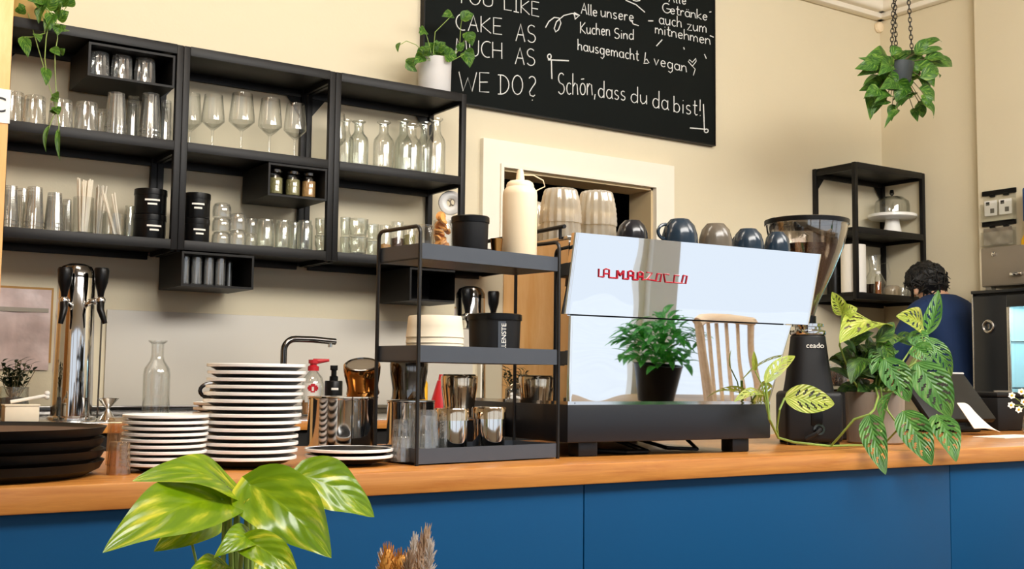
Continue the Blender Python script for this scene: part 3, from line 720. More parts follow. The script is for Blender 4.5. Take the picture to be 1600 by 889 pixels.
# right shelf
for k, (px, yt, w, Y) in enumerate(((541, 188, 26, 4.24), (561, 190, 31, 4.13), (600, 191, 32, 4.13), (631, 188, 28, 4.25), (643, 195, 34, 4.13), (664, 192, 28, 4.25), (682, 186, 30, 4.14))):
    put('glass_carafe', 'carafe', 'carafe', 'greenglass' if k % 2 else 'glass', px, yt, w, Y, z2, 'clear glass carafe on the right shelf, %s from the left' % NTH[k], 'carafes on the right shelf')
for k, (px, yt, w, Y) in enumerate(((540, 340, 16, 4.2), (560, 343, 31, 4.11), (583, 351, 19, 4.18))):
    stack('stacking_glass', 'glass', 'shot', 'greenglass', px, yt, w, Y, z1, 2, .5, 'short stacking glass on the right shelf, %s column from the left' % NTH[k], 'short stacking glasses')
for k, (px, yt, w, Y) in enumerate(((602, 352, 20, 4.12), (621, 347, 22, 4.14), (640, 352, 20, 4.12))):
    base, h, r = px_item(px, yt, w, Y, z1)
    t = thing('ingredient_jar', 'glass jar of dried ingredients on the right shelf, %s behind the rack handle' % NTH[k], 'jar', base, group='ingredient jars at the rack handle')
    gl('jar', h, r).build('glass', M['glass'], t)
    b = MB(); b.lathe([(0, .009), (r * .88, .009), (r * .9, h * (.4 + .15 * k)), (0, h * (.45 + .15 * k))], seg=24); b.build('contents', M[('spice', 'beans', 'herbs')[k]], t)
# white ring on a white box at the shelf end
p = at_y(704, 317, 4.13)
b = MB(); b.box(-.045, .045, -.04, .04, 0, .10, .004); b.box(-.03, .03, -.02, .02, .1, p.z - .052 - z1, .003)
tag(b.build('white_stand', M['paper'], None, (p.x, 4.15, z1)), 'white block carrying the white ring at the right end of the shelf', 'stand')
b = MB(); prof = [(.032 + .019 * (1 + cos(a * pi / 6)) / 1, .013 * sin(a * pi / 6)) for a in range(13)]
b.lathe([(.034 + .018 * cos(k * pi / 5), .012 * sin(k * pi / 5)) for k in range(11)], seg=36, M_=Matrix.Rotation(radians(90), 4, 'X') @ Matrix.Identity(4))
rg = thing('paper_tape_roll', 'white ring with a figure-eight centre standing at the shelf end above the rack', 'tape roll', (p.x, 4.13, p.z), -.5)
b.build('ring', M['white'], rg)
b = MB()
for s_ in (-1, 1): b.tube([(s_ * .012 + .013 * cos(k * .55), 0, .004 * s_ + .015 * sin(k * .55)) for k in range(13)], .003, 6)
b.box(-.034, -.024, -.003, .003, -.003, .003); b.box(.024, .034, -.003, .003, -.003, .003)
b.build('core', M['grey'], rg)
# ------------------------------------------------------------------ trays and crockery on the bar
tc = at_z(0, 735, CT); 
TX, TY, TR = 0.335, 2.155, 0.212
zt = CT + e
for k in range(4):
    z = zt + .0195 * k
    hgt = .026
    t = thing('serving_tray', 'round black serving tray, %s of the four at the bar\'s left end' % ORD[3 - k], 'tray', (TX + .002 * (k % 2), TY, z), group='round trays at the end of the bar')
    b = MB(); b.lathe([(0, .012), (TR - .04, .012), (TR - .04, 0.0), (TR - .03, 0), (TR - .006, .012), (TR, hgt - .003), (TR + .002, hgt), (TR - .003, hgt), (TR - .008, .020), (TR - .013, .0182), (TR - .014, .0182)], seg=64)
    b.build('tray_rim', M['tray'], t)
    b = MB(); b.lathe([(0, .0165), (TR - .0135, .0165), (TR - .0135, .0188), (0, .0188)], seg=64); b.build('cork_liner', M['trayin'], t)
PL = {}
def plate_proto(r, h, wb=.0058, inside=None):
    # black glazed outside, white upper face and rim
    b = MB(); b.lathe([(0, 0), (r * .52, 0), (r * .55, .003), (r * .78, h * .35), (r * .93, h - wb)], seg=56)
    o1 = b.mesh('underside', M['navy'])
    b = MB(); b.lathe([(r * .93, h - wb), (r * .985, h - wb * .98), (r, h - wb * .85), (r, h - wb * .15), (r * .99, h), (r * .97, h), (r * .82, h * .52), (r * .56, .0055), (0, .005)], seg=56)
    if inside:
        b.bm.free(); b = MB(); b.lathe([(r * .93, h - wb), (r * .985, h - wb * .98), (r, h - wb * .85), (r, h - wb * .15), (r * .99, h), (r * .955, h), (r * .95, h - .001)], seg=56)
        c = MB(); c.lathe([(r * .95, h - .001), (r * .82, h * .52), (r * .56, .0055), (0, .005)], seg=56)
        return o1, b.mesh('rim', M['white']), c.mesh('inner_face', M[inside])
    return o1, b.mesh('rim', M['white'])
def plate(me, loc, label, group, cat='plate', name='plate'):
    t = thing(name, label, cat, loc, group=group)
    for m_ in me:
        o = bpy.data.objects.new(m_.name, m_); COL.objects.link(o); o.parent = t
    return t
def pile(cxy, r, n, z0, step, h, fmt, group, name, jit=.003, lean=(0, 0), seed=1, wb=.0058, inside=None):
    me = plate_proto(r, h, wb, inside); rd = random.Random(seed)
    for k in range(n):
        plate(me, (cxy[0] + lean[0] * k + rd.uniform(-jit, jit), cxy[1] + lean[1] * k + rd.uniform(-jit, jit), z0 + step * k), fmt % ORD[n - 1 - k], group, 'saucer' if name == 'saucer' else 'plate', name)
p = at_y(255, 700, 2.135); pile((p.x, 2.135), .0775, 9, zt, .0108, .0165, 'small black saucer with white rim in the left stack, %s', 'small saucers stacked on the bar', 'saucer', .0012, (.0004, 0), 3)
p = at_y(386, 700, 2.15); pile((p.x, 2.15), .0955, 14, zt, .01365, .022, 'black plate with white rim in the tall stack, %s', 'plates in the tall stack', 'plate', .0015, (.0013, 0), 5, .0066)
p = at_y(545, 712, 2.11); pile((p.x, 2.11), .0885, 2, zt, .0125, .021, 'black dish with white rim beside the rack, %s of two', 'two dishes beside the rack', 'dish', .001, (0, 0), 6, .0062, 'navy')
# dark top face for the upper dish of the pair
# cup peeping out behind the tall stack
def cup(loc, rz, r, h, m, label, group=None, inverted=True, handle=True):
    t = thing('coffee_cup', label, 'cup', loc, rz, group)
    o = [(r * .5, 0), (r * .56, .003), (r * .8, h * .22), (r * .95, h * .55), (r, h)]
    pr = lathe_wall(o, .003, .006)
    if inverted: pr = flip(pr, h)
    b = MB(); b.lathe(pr, seg=40); b.build('bowl', M[m], t)
    if handle:
        zc = h * .52; b = MB()
        b.tube([(r * .86 + .024 * sin(a), 0, zc + h * .27 * cos(a)) for a in [pi * k / 10 for k in range(11)]], .0042, 8)
        b.build('handle', M[m], t)
    return t
p = at_y(331, 622, 2.30); cup((p.x + .033, 2.30, zt + .118 - .002), pi, .040, .055, 'navy', 'dark cup on the saucer pile hidden behind the tall plate stack', handle=True)
me = plate_proto(.07, .016)
for k in range(11):
    plate(me, (p.x + .04, 2.315, zt + .0105 * k), 'small dark saucer hidden behind the tall plate stack, %s' % ORD[10 - k], 'saucers behind the tall stack', 'saucer', 'saucer')
# amber glass beside the saucers
for k, (px, yt, w, Y) in enumerate(((184, 652, 32, 2.30), (187, 690, 36, 2.08))):
    base, h, r = px_item(px, yt, w, Y, zt)
    tag(gl('tumbler', h, r).build('amber_glass', M['amberglass'], None, base), ('amber glass standing behind the left saucer stack', 'amber glass standing between the trays and the saucers')[k], 'glass', 'amber glasses by the trays')

# ------------------------------------------------------------------ three-tier rack
A7 = radians(7.3); tx = Vector((cos(A7), sin(A7), 0)); ty = Vector((-sin(A7), cos(A7), 0))
RO = Vector((1.134, 2.029, CT))               # foot of the front left post
RW, RD = 0.391, 0.148
rk = thing('three_tier_rack', 'black three-tier metal rack on the bar beside the espresso machine', 'rack', RO, A7)
def RP(x, y, z): return RO + tx * x + ty * y + Vector((0, 0, z))
for (zb, zr) in ((.003, .034), (.209, .243), (.420, .452)):
    b = MB(); q = .002
    b.box(0.004, RW - .004, .004, RD - .004, zb, zb + .003)
    b.build('tray_floor', M['rackblack'], rk)
    b = MB()
    b.box(.004, RW - .004, 0, q, zb, zr); b.box(.004, RW - .004, RD - q, RD, zb, zr)
    b.box(.004, .004 + q, q, RD - q, zb, zr); b.box(RW - .004 - q, RW - .004, q, RD - q, zb, zr)
    b.build('tray_edge', M['rackgrey'], rk)
for sx in (0, RW):
    b = MB(); zt_ = .487; rr = .014
    pts = [(sx, 0, 0), (sx, 0, zt_ - rr)] + [(sx, rr - rr * cos(a), zt_ - rr + rr * sin(a)) for a in (pi / 6, pi / 3, pi / 2)] + [(sx, RD - rr, zt_)] + [(sx, RD - rr + rr * sin(a), zt_ - rr + rr * cos(a)) for a in (pi / 6, pi / 3, pi / 2)] + [(sx, RD, 0)]
    b.tube(pts, .0042, 8); b.build('side_frame', M['rackblack'], rk)
T3, T2, T1 = CT + .424, CT + .213, CT + .007
def rackxy(px, py, depth):
    """where a ray meets the vertical plane 'depth' behind the rack's front"""
    d = ray(px, py); c0 = (RO + ty * depth) - CAM; return CAM + d * (c0.dot(ty) / d.dot(ty))
def rack_item(px, ytop, w, depth, z):
    p = rackxy(px, ytop, depth); return Vector((p.x, p.y, z)), p.z - z, w * mpp(p) / 2
def tub(px, ytop, w, depth, z, label, letter=None):
    base, h, r = rack_item(px, ytop, w, depth, z)
    t = thing('black_tub', label, 'tub', base)
    b = MB(); b.lathe([(0, 0), (r * .86, 0), (r * .9, .003), (r * .95, h - .014), (0, h - .014)], seg=40); b.build('body', M['blackmatte'], t)
    b = MB(); b.lathe([(0, h - .014), (r, h - .014), (r * 1.005, h - .011), (r, h - .002), (r * .95, h), (0, h - .001)], seg=40); b.build('lid', M['black'], t)
    if letter:
        a = math.atan2(-base.y, -base.x) + .36
        text('lettering', letter, .0155, M['paper'], t, (r * .965 * cos(a), r * .965 * sin(a), h * .46), (radians(90), radians(-90), a + pi / 2), .0006)
        b = MB(); b.grid(lambda u, v: Vector((r * .957 * cos(a + .3 * (u - .75)), r * .957 * sin(a + .3 * (u - .75)), .012 + (h - .03) * v)), 6, 1)
        b.build('label_strip', M['rackgrey'], t)
tub(735, 339, 60, .07, T3, 'black lidded tub on the top tier of the rack')
tub(773, 491, 86, .074, T2, 'wide black lidded tub with white vertical lettering on the middle tier', 'ULLENSTE')
# squeeze bottle
base, h, r = rack_item(813, 265, 54, .045, T3)
sq = thing('squeeze_bottle', 'cream plastic squeeze bottle with a nozzle on the top tier of the rack', 'bottle', base)
hb = (at_y(813, 293, base.y).z - T3)
b = MB(); b.lathe([(0, 0), (r * .96, 0), (r, .004), (r, hb * .90), (r * .97, hb * .95), (r * .80, hb), (0, hb)], seg=40); b.build('body', M['cream'], sq)
b = MB(); b.lathe([(r * .80, hb - .002), (r * .80, hb + .005), (r * .74, hb + .010), (r * .60, hb + .014), (.010, hb + .016), (.008, h - .006), (.006, h), (0, h)], seg=32); b.build('cap', M['cream'], sq)
b = MB(); rv = RIGHT
b.tube([tuple(Vector((0, 0, h - .012)) + rv * (.004)), tuple(Vector((0, 0, h - .013)) + rv * .03), tuple(Vector((0, 0, hb + .016)) + rv * .052), tuple(Vector((0, 0, hb + .002)) + rv * .056), tuple(Vector((0, 0, hb - .008)) + rv * (r * .7 + .008)), tuple(Vector((0, 0, hb - .008)) + rv * (r * .7))], .0014, 6)
b.build('cap_strap', M['cream'], sq)
# brown dish and jars on the top tier
base, h, r = rack_item(776, 373, 20, .05, T3)
b = MB(); b.lathe([(0, 0), (r * .6, 0), (r, h), (r * .9, h), (r * .5, .004), (0, .004)], seg=24)
tag(b.build('small_dish', M['browntint'], None, base), 'small brown dish between the tub and the squeeze bottle', 'dish')
def jar_with(px, ytop, w, depth, z, m, fill, label, extra=None, lidm=None):
    base, h, r = rack_item(px, ytop, w, depth, z)
    t = thing('ingredient_jar', label, 'jar', base, group='ingredient jars on the rack')
    gl('jar', h, r).build('glass', M['glass'], t)
    b = MB(); rd = random.Random(px)
    if extra == 'chunks':
        for k in range(16):
            a = rd.uniform(0, 6.28); q = r * .45 * sqrt(rd.random())
            b.lathe([(0, -.002), (.012, -.002), (.012, .002), (0, .002)], seg=10, M_=Matrix.Translation((q * cos(a), q * sin(a), .014 + h * fill * k / 16)) @ Matrix.Rotation(rd.uniform(-1, 1), 4, 'X') @ Matrix.Rotation(rd.uniform(-1, 1), 4, 'Y'))
        for k in range(4):
            b.lathe([(0, -.002), (.011, -.002), (.011, .002), (0, .002)], seg=12, M_=Matrix.Translation((rd.uniform(-.008, .008), rd.uniform(-.008, .008), h * (.95 + .05 * k))) @ Matrix.Rotation(rd.uniform(.8, 1.6), 4, 'X') @ Matrix.Rotation(rd.uniform(-.6, .6), 4, 'Y'))
    else:
        b.lathe([(0, .009), (r * .88, .009), (r * .9, h * fill), (0, h * fill + .004)], seg=24)
    b.build('contents', M[m], t)
    return t
jar_with(692, 345, 34, .085, T3, 'orange', .8, 'glass jar overflowing with dried orange slices on the top tier', 'chunks')
jar_with(664, 352, 28, .06, T3, 'yellow', .25, 'small glass jar with yellow syrup at the left corner of the top tier')
# white paper bowls stacked upside down on the middle tier
base, h, r = rack_item(680, 494, 97, .078, T2)
r *= .93
n_ = 5; st = h * .13; gh = h - st * (n_ - 1)
b = MB(); o = [(r * .90, 0), (r * .93, gh * .05), (r * .965, gh * .5), (r, gh * .97), (r * 1.015, gh)]
b.lathe(flip(lathe_wall(o, .0009, .003), gh), seg=48); me_ = b.mesh('paper_bowl', M['creampaper'])
for k in range(n_):
    o = bpy.data.objects.new('paper_bowl', me_); COL.objects.link(o); o.location = base + Vector((0, 0, st * k)); s_ = 1.0
    tag(o, 'upside-down cream paper bowl on the middle tier, %s' % ORD[n_ - 1 - k], 'bowl', 'cream paper bowls on the rack')
# bottom tier: tumblers and steel tins
for k, (px, yt, w, dp) in enumerate(((630, 655, 34, .10), (665, 640, 42, .05), (627, 690, 32, .045), (655, 684, 36, .104))):
    base, h, r = rack_item(px, yt, w, dp, T1)
    tag(gl('tumbler', max(h, .05), r).build('rack_tumbler', M['thickglass'], None, base), ('upturned tumbler at the back left of the bottom tier', 'tall upturned tumbler in the middle of the bottom tier', 'low upturned tumbler at the front left corner of the bottom tier', 'low upturned tumbler half hidden on the bottom tier')[k], 'glass', 'tumblers on the bottom tier')
for k, (px, yt) in enumerate(((706, 638), (764, 636))):
    base, h, r = rack_item(px, yt, 54, .06, T1)
    t = thing('steel_tin', ('lidded polished steel tin, left of the pair on the bottom tier', 'lidded polished steel tin, right of the pair on the bottom tier')[k], 'tin', base, group='steel tins on the bottom tier')
    b = MB(); b.lathe([(0, 0), (r * .9, 0), (r * .92, .003), (r * .92, h - .024), (0, h - .024)], seg=40); b.build('body', M['chrome'], t)
    b = MB(); b.lathe([(0, h - .025), (r, h - .025), (r, h - .003), (r * .96, h), (0, h)], seg=40); b.build('lid', M['warmsteel'], t)

# ------------------------------------------------------------------ steel ware behind the plates and rack
def ware(px, ytop, w, Y, z, name, label, m, cat, taper=1.0, tilt=None, handle=None, rimring=True):
    base, h, r = px_item(px, ytop, w, Y, z)
    t = thing(name, label, cat, base)
    b = MB(); b.lathe(lathe_wall([(r * taper, 0), (r * taper, .004), (r, h - .004), (r * 1.01, h)], .002, .004), seg=48); b.build('body', M[m], t)
    if handle:
        b = MB(); sg = handle
        b.tube([(r * .99, 0, h * .82), (r + .02, 0, h * .84), (r + .034, 0, h * .7), (r + .032, 0, h * .35), (r + .012, 0, h * .2), (r * .97, 0, h * .22)], .005, 8, flat=1.6)
        b.build('handle', M[m], t)
        t.rotation_euler.z = sg
    return t, base, h, r
can, cbase, ch_, cr = ware(536, 622, 108, 2.345, zt, 'steel_canister', 'wide polished steel canister behind the black dishes', 'chrome', 'canister')
def pitcher(loc, r, h, label, m, rz=0.0, tilt=(0, 0), cat='milk pitcher'):
    """milk pitcher standing upside down"""
    t = thing('milk_pitcher', label, cat, loc, rz, 'upturned steel milk pitchers')
    t.rotation_euler = (Matrix.Rotation(tilt[0], 4, RIGHT) @ Matrix.Rotation(rz, 4, 'Z')).to_euler()
    o = [(r * .98, 0), (r, .006), (r * .97, h * .3), (r * .84, h * .72), (r * .86, h * .93), (r * .9, h)]
    b = MB(); b.lathe(flip(lathe_wall(o, .0015, .003), h), seg=44); b.build('body', M[m], t)
    b = MB(); b.lathe([(r * .80, h - .001), (r * .88, h), (r * .9, h + .003), (r * .84, h + .004), (r * .80, h + .001)], seg=44); b.build('base_ring', M['darkchrome'], t)
    b = MB(); b.lathe([(0, h + .0004), (r * .80, h + .0004), (r * .80, h + .0012), (0, h + .0012)], seg=40); b.build('base_disc', M['grey'], t)
    b = MB(); b.tube([(r * .86, 0, h * .14), (r + .016, 0, h * .12), (r + .032, 0, h * .25), (r + .03, 0, h * .65), (r + .012, 0, h * .78), (r * .95, 0, h * .76)], .0045, 8, flat=1.5); b.build('handle', M[m], t)
    b = MB(); b.prism([(-.012, 0), (.012, 0), (0, .016)], lambda a, c: Vector((-r * .86 - c, a, .002)), lambda a, c: Vector((-r * .86 - c * .1, a, h * .22))); b.build('spout', M[m], t)
    return t
p = at_y(569, 620, 2.345); k_ = mpp(p)
lid = MB(); lid.lathe([(0, 0), (cr * 1.02, 0), (cr * 1.02, .003), (0, .004)], seg=48)
tag(lid.build('flat_steel_lid', M['warmsteel'], None, (cbase.x, cbase.y, zt + ch_ + .001)), 'flat steel lid lying on the wide canister', 'lid')
pitcher((p.x, 2.352, zt + ch_ + .012), 29 * k_, .068, 'brown reflecting steel pitcher upside down and tilted on the wide canister', 'browntint', radians(62), (radians(24), 0))
base, h, r = px_item(640, 600, 66, 2.36, zt)
c2, c2b, c2h, c2r = ware(642, 628, 74, 2.345, zt, 'steel_canister', 'steel canister behind the left posts of the rack', 'chrome', 'canister')
lid = MB(); lid.lathe([(0, 0), (c2r * 1.02, 0), (c2r * 1.02, .003), (0, .004)], seg=48)
tag(lid.build('flat_steel_lid', M['steel'], None, (c2b.x, c2b.y, zt + c2h + .001)), 'flat steel lid lying on the canister behind the rack', 'lid')
p = at_y(638, 620, 2.345); pitcher((p.x, 2.345, zt + c2h + .006), 30 * mpp(p), .086, 'dark steel pitcher upside down behind the front post of the rack', 'darkchrome', radians(75))
p = at_y(717, 640, 2.40)
kb = thing('knock_box', 'low black box behind the steel tins of the rack', 'box', (p.x, 2.42, zt))
b = MB(); b.box(-.09, .10, -.075, .075, 0, .075, .006); b.build('body', M['blackmatte'], kb); b = MB(); b.box(-.092, .102, -.077, .077, .075, .082, .003); b.build('rim', M['chrome'], kb)
pitcher((p.x, 2.40, zt + .083), 29 * mpp(p), .098, 'steel pitcher with a dark base ring, upside down behind the steel tins', 'warmsteel', radians(40))
# sink things on the back counter
zb_ = BZ + e
p = at_y(441, 640, 4.06)
fc = thing('kitchen_tap', 'angular chrome kitchen tap rising behind the plate stack', 'tap', (p.x, 4.06, zb_))
hz = at_y(441, 529, 4.06).z - zb_; L_ = (at_y(524, 530, 4.06).x - p.x)
b = MB(); b.lathe([(0, 0), (.027, 0), (.027, .01), (.021, .014), (.021, .05), (0, .05)], seg=28); b.build('base', M['chrome'], fc)
b = MB(); rr = .045
b.tube([(0, 0, .04), (0, 0, hz - rr)] + [(rr - rr * cos(a), 0, hz - rr + rr * sin(a)) for a in [pi / 2 * k / 6 for k in range(1, 7)]] + [(L_ * .55, 0, hz), (L_, 0, hz - .006)], .0125, 14); b.build('spout', M['darkchrome'], fc)
b = MB(); b.tube([(L_ - .022, 0, hz - .012), (L_ - .022, 0, hz - .028)], .009, 12); b.build('aerator', M['chrome'], fc)
b = MB(); b.tube([(.018, 0, .035), (.05, 0, .05)], .007, 10); b.build('lever', M['chrome'], fc)
base, h, r = px_item(490, 562, 35, 4.07, zb_)
sb = thing('soap_bottle', 'clear soap bottle with red pump head and red-white label by the sink', 'bottle', base)
hb = h * .80
b = MB(); b.lathe(lathe_wall([(r * .92, 0), (r, .006), (r, hb * .66), (r * .86, hb * .84), (r * .45, hb * .97), (r * .35, hb)], .002, .005), seg=32); b.build('body', M['glass'], sb)
b = MB(); b.lathe([(0, .006), (r * .9, .006), (r * .94, hb * .34), (0, hb * .34)], seg=28); b.build('contents', M['orange'], sb)
b = MB(); b.lathe([(0, hb), (r * .5, hb), (r * .5, hb + h * .08), (r * .3, hb + h * .1), (r * .3, h * .93), (r * .44, h * .93), (r * .44, h), (0, h)], seg=24); rv2 = RIGHT
b.tube([tuple(Vector((0, 0, h * .965))), tuple(Vector((0, 0, h * .99)) + rv2 * r * 1.4)], [r * .28, r * .12], 8); b.build('pump', M['red'], sb)
fa = math.atan2(-base.y, -base.x)
b = MB(); b.grid(lambda u, v: Vector((r * 1.01 * cos(fa + 1.5 * (u - .5)), r * 1.01 * sin(fa + 1.5 * (u - .5)), hb * (.30 + .42 * v))), 12, 1); b.build('label_paper', M['paper'], sb)
b = MB(); b.grid(lambda u, v: Vector((r * 1.02 * cos(fa + .95 * (u - .5)), r * 1.02 * sin(fa + .95 * (u - .5)), hb * (.52 + .19 * v))), 10, 6, lambda u, v: (u - .5) ** 2 + (v - .5) ** 2 > .22 or (abs(u - .5) < .06 + .1 * v and .2 < v < .75)); b.build('red_emblem', M['red'], sb)
b = MB(); b.grid(lambda u, v: Vector((r * 1.02 * cos(fa + .3 + .6 * (u - .5)), r * 1.02 * sin(fa + .3 + .6 * (u - .5)), hb * (.36 + .05 * v))), 6, 1); b.build('blue_mark', M['bluebag'], sb)
base, h, r = px_item(522, 571, 28, 3.98, zb_)
pb = thing('pump_dispenser', 'matt black pump dispenser beside the clear soap bottle', 'bottle', base)
hb = h * .70
b = MB(); b.lathe([(0, 0), (r * .96, 0), (r, .003), (r, hb - .004), (r * .94, hb), (0, hb)], seg=32); b.build('body', M['black'], pb)
b = MB(); b.lathe([(0, hb), (r * .48, hb), (r * .48, hb + h * .08), (r * .3, hb + h * .1), (r * .3, h * .9), (r * .42, h * .91), (r * .42, h), (0, h)], seg=24); b.tube([tuple(Vector((0, 0, h * .95)) + RIGHT * 0), tuple(Vector((0, 0, h * .96)) - RIGHT * r * .5 + Vector((0, -r, 0)))], r * .2, 8); b.build('pump', M['black'], pb)
fa = math.atan2(-base.y, -base.x)
b = MB(); b.grid(lambda u, v: Vector((r * 1.01 * cos(fa + .8 * (u - .3)), r * 1.01 * sin(fa + .8 * (u - .3)), hb * (.74 + .06 * v))), 8, 1); b.build('lettering', M['paper'], pb)
base, h, r = px_item(655, 560, 22, 4.0, zb_)
b = MB(); b.lathe([(0, 0), (r * 1.3, 0), (r * 1.3, h * .55), (r * .8, h * .7), (r * .6, h * .98), (0, h)], seg=24)
tag(b.build('yellow_bottle', M['yellow'], None, base), 'yellow cleaning bottle glimpsed through the bottom of the rack', 'bottle')
base, h, r = px_item(690, 585, 26, 4.0, zb_)
rb = thing('red_bottle', 'red cone-shaped bottle glimpsed behind the steel pitcher', 'bottle', base)
b = MB(); b.lathe([(0, 0), (r * 1.3, 0), (r * 1.3, h * .3), (r * .5, h * .85), (0, h * .86)], seg=24); b.build('body', M['red'], rb)
b = MB(); b.lathe([(0, h * .86), (r * .4, h * .86), (r * .3, h), (0, h)], seg=20); b.build('cap', M['red'], rb)
# carafe on the back counter
put('glass_carafe', 'carafe', 'carafe', 'glass', 247, 532, 41, 3.95, zb_, 'clear glass carafe standing alone on the steel worktop above the saucers')
# jigger
base, h, r = px_item(169, 622, 33, 3.86, zb_)
b = MB(); b.lathe([(0, 0), (r * .8, 0), (r * .75, .004), (.006, h * .48), (.006, h * .52), (r, h), (r * .95, h), (0, h * .58)], seg=36)
tag(b.build('jigger', M['chrome'], None, base), 'double-ended chrome bar jigger beside the beer tap', 'jigger')
# beer tap tower
base, h, r = px_item(121, 412, 58, 3.95, zb_)
tp = thing('beer_tap_tower', 'tall chrome beer tap column with two black handles', 'beer tap', base)
b = MB(); b.lathe([(0, 0), (r * 1.22, 0), (r * 1.22, .008), (r * 1.05, .012), (r * 1.04, h * .2), (r * .94, h - .05), (r * .92, h - .046)], seg=56); b.build('column', M['chrome'], tp)
b = MB(); b.lathe([(r * .935, h - .05), (r * .93, h - .03), (r * .75, h - .010), (r * .4, h - .001), (0, h)], seg=48); b.build('cap', M['darkchrome'], tp)
for px in (100, 157):
    sg = -1 if px < 121 else 1
    q = at_y(px, 470, 3.86) - base
    b = MB(); b.tube([tuple(Vector((r * .9 * sg * .83, -.02, q.z))), (q.x, q.y, q.z)], .011, 12); b.sphere((q.x, q.y, q.z), .017); v = b.build('valve', M['chrome'], tp)
    b = MB(); b.lathe([(0, .012), (.009, .012), (.012, .03), (.021, .06), (.024, .10), (.021, .108), (0, .11)], c=(q.x, q.y, q.z), seg=20); b.build('handle', M['black'], tp)
    b = MB(); b.tube([(q.x, q.y, q.z), (q.x - .004, q.y - .02, q.z - .03), (q.x + .012 * sg, q.y - .02, q.z - .075)], [.013, .012, .008], 12); b.build('spout', M['black'], tp)
b = MB(); q = at_y(159, 500, 3.97) - base; b.tube([(q.x, q.y, q.z), (q.x - .002, q.y, 0.002)], .003, 8); b.build('drain_hose', M['darkchrome'], tp)
# poster at the left
p0 = at_y(2, 446, WY - .006); p1 = at_y(76, 580, WY - .006)
po = thing('poster', 'wrinkled pinkish poster pinned on brown card at the left of the beer tap', 'poster', (p0.x, WY - .004, p1.z))
w = p1.x - p0.x; h = p0.z - p1.z
b = MB(); b.box(-.05, w + .006, 0, .003, .03, h, 0); b.build('backing_card', M['brownpaper'], po)
rd = random.Random(4)
b = MB(); b.grid(lambda u, v: Vector((-.05 + (w + .048) * u, -.003 - .003 * sin(u * 9 + v * 5) * sin(v * 7), .004 + (h - .012) * v)), 24, 24); sh_ = b.build('sheet', M['poster'], po)
b = MB(); b.grid(lambda u, v: Vector((-.05 + (w + .04) * u, -.0075, h * (.70 + .05 * v))), 8, 1); b.build('printed_band', M['grey'], sh_)
# herb plant in a glass, cream box with a brush
base, h, r = px_item(22, 590, 46, 3.9, zb_ + .001)
hp = thing('potted_herb', 'dark green herb plant in a glass jar at the left end of the worktop', 'herb plant', base)
gl('straight', .105, r).build('glass', M['greenglass'], hp)
b = MB(); b.lathe([(0, .009), (r * .88, .009), (r * .9, .07), (0, .075)], seg=24); b.build('soil', M['soil'], hp)
b = MB(); rd = random.Random(9); lf = MB()
for k in range(22):
    a = rd.uniform(0, 6.28); q = rd.uniform(.01, .05); hh = rd.uniform(.11, .19)
    b.tube([(q * .3 * cos(a), q * .3 * sin(a), .07), (q * .8 * cos(a), q * .8 * sin(a), hh * .7), (q * 1.3 * cos(a), q * 1.3 * sin(a), hh)], .0012, 5)
    for j in range(7):
        zz = .07 + (hh - .07) * (j + 2) / 8; aa = rd.uniform(0, 6.28); s0 = q * 1.2 * (j + 2) / 8
        P0 = Vector((s0 * cos(a), s0 * sin(a), zz)); lf.leaf(P0, P0 + Vector((.032 * cos(aa), .032 * sin(aa), .012)), .012, (0, 0, 1), .1, .2, 'lance', nu=5, nv=2)
b.build('stems', M['darkstem'], hp); lf.build('foliage', M['herb'], hp)
p = at_y(32, 640, 3.80); cbx = thing('cream_box', 'small cream box in front of the herb jar', 'box', (p.x, 3.80, zb_))
b = MB(); b.box(-.05, .05, -.03, .03, 0, .048, .004); b.build('body', M['creampaper'], cbx); b = MB(); b.box(-.052, .052, -.032, .032, .048, .054, .002); b.build('lid', M['creampaper'], cbx)
b = MB(); q0 = Vector((p.x - .03, 3.80, zb_ + .061)); q1 = Vector((p.x + .075, 3.795, zb_ + .081))
b.tube([q0, q0.lerp(q1, .5), q1], [.0055, .005, .006], 10); b.sphere(q1 + Vector((.0, 0, .006)), .009); b.sphere(q1 + Vector((.0, 0, -.005)), .008)
tag(b.build('bone_brush', M['paper'], None), 'white bone-shaped stick lying across the cream box', 'stick')
# ------------------------------------------------------------------ espresso machine (seen from its polished back)
AM = radians(-3.109); mx_ = Vector((cos(AM), sin(AM), 0)); my_ = Vector((-sin(AM), cos(AM), 0))
CM = 2.157
MO = CAM + my_ * CM + mx_ * (Vector((1.547, 2.076, 0)).dot(mx_)); MO.z = CT
em = thing('espresso_machine', 'large espresso machine with a polished mirror back and red lettering', 'espresso machine', MO, AM)
def mpt(px, py, off=0.0):                     # pixel -> machine frame (x along the back, z up) on the back plane
    d = ray(px, py); c = CM + off; q = CAM + d * (c / d.dot(my_)); q = q - MO
    return q.dot(mx_), q.z
TILT = math.tan(radians(3.3))
WB_ = 0.605; WT0, WT1 = -0.012, 0.775        # base and upper widths
ZP, ZSM, ZTOP = 0.125, 0.322, 0.508          # panel foot, seam, top
MD = 0.56                                    # depth
def yplane(z): return -(z - ZP) * TILT
# base plinth, feet
b = MB(); b.box(0.0, WB_ + .01, 0.0, MD, 0.034, ZP - .004, 0.004); b.build('plinth', M['machineblack'], em)
for fx in (0.05, WB_ - .09):
    for fy in (0.03, MD - .07):
        b = MB(); b.box(fx, fx + .055, fy, fy + .045, 0.0, .036, .004); b.build('foot', M['machineblack'], em)
b = MB(); b.box(.02, WB_ - .01, -.001, .0, ZP - .004, ZP, 0); b.box(0.001, WB_ + .009, .001, MD, ZP - .006, ZP + .002); b.build('drip_edge', M['chrome'], em)
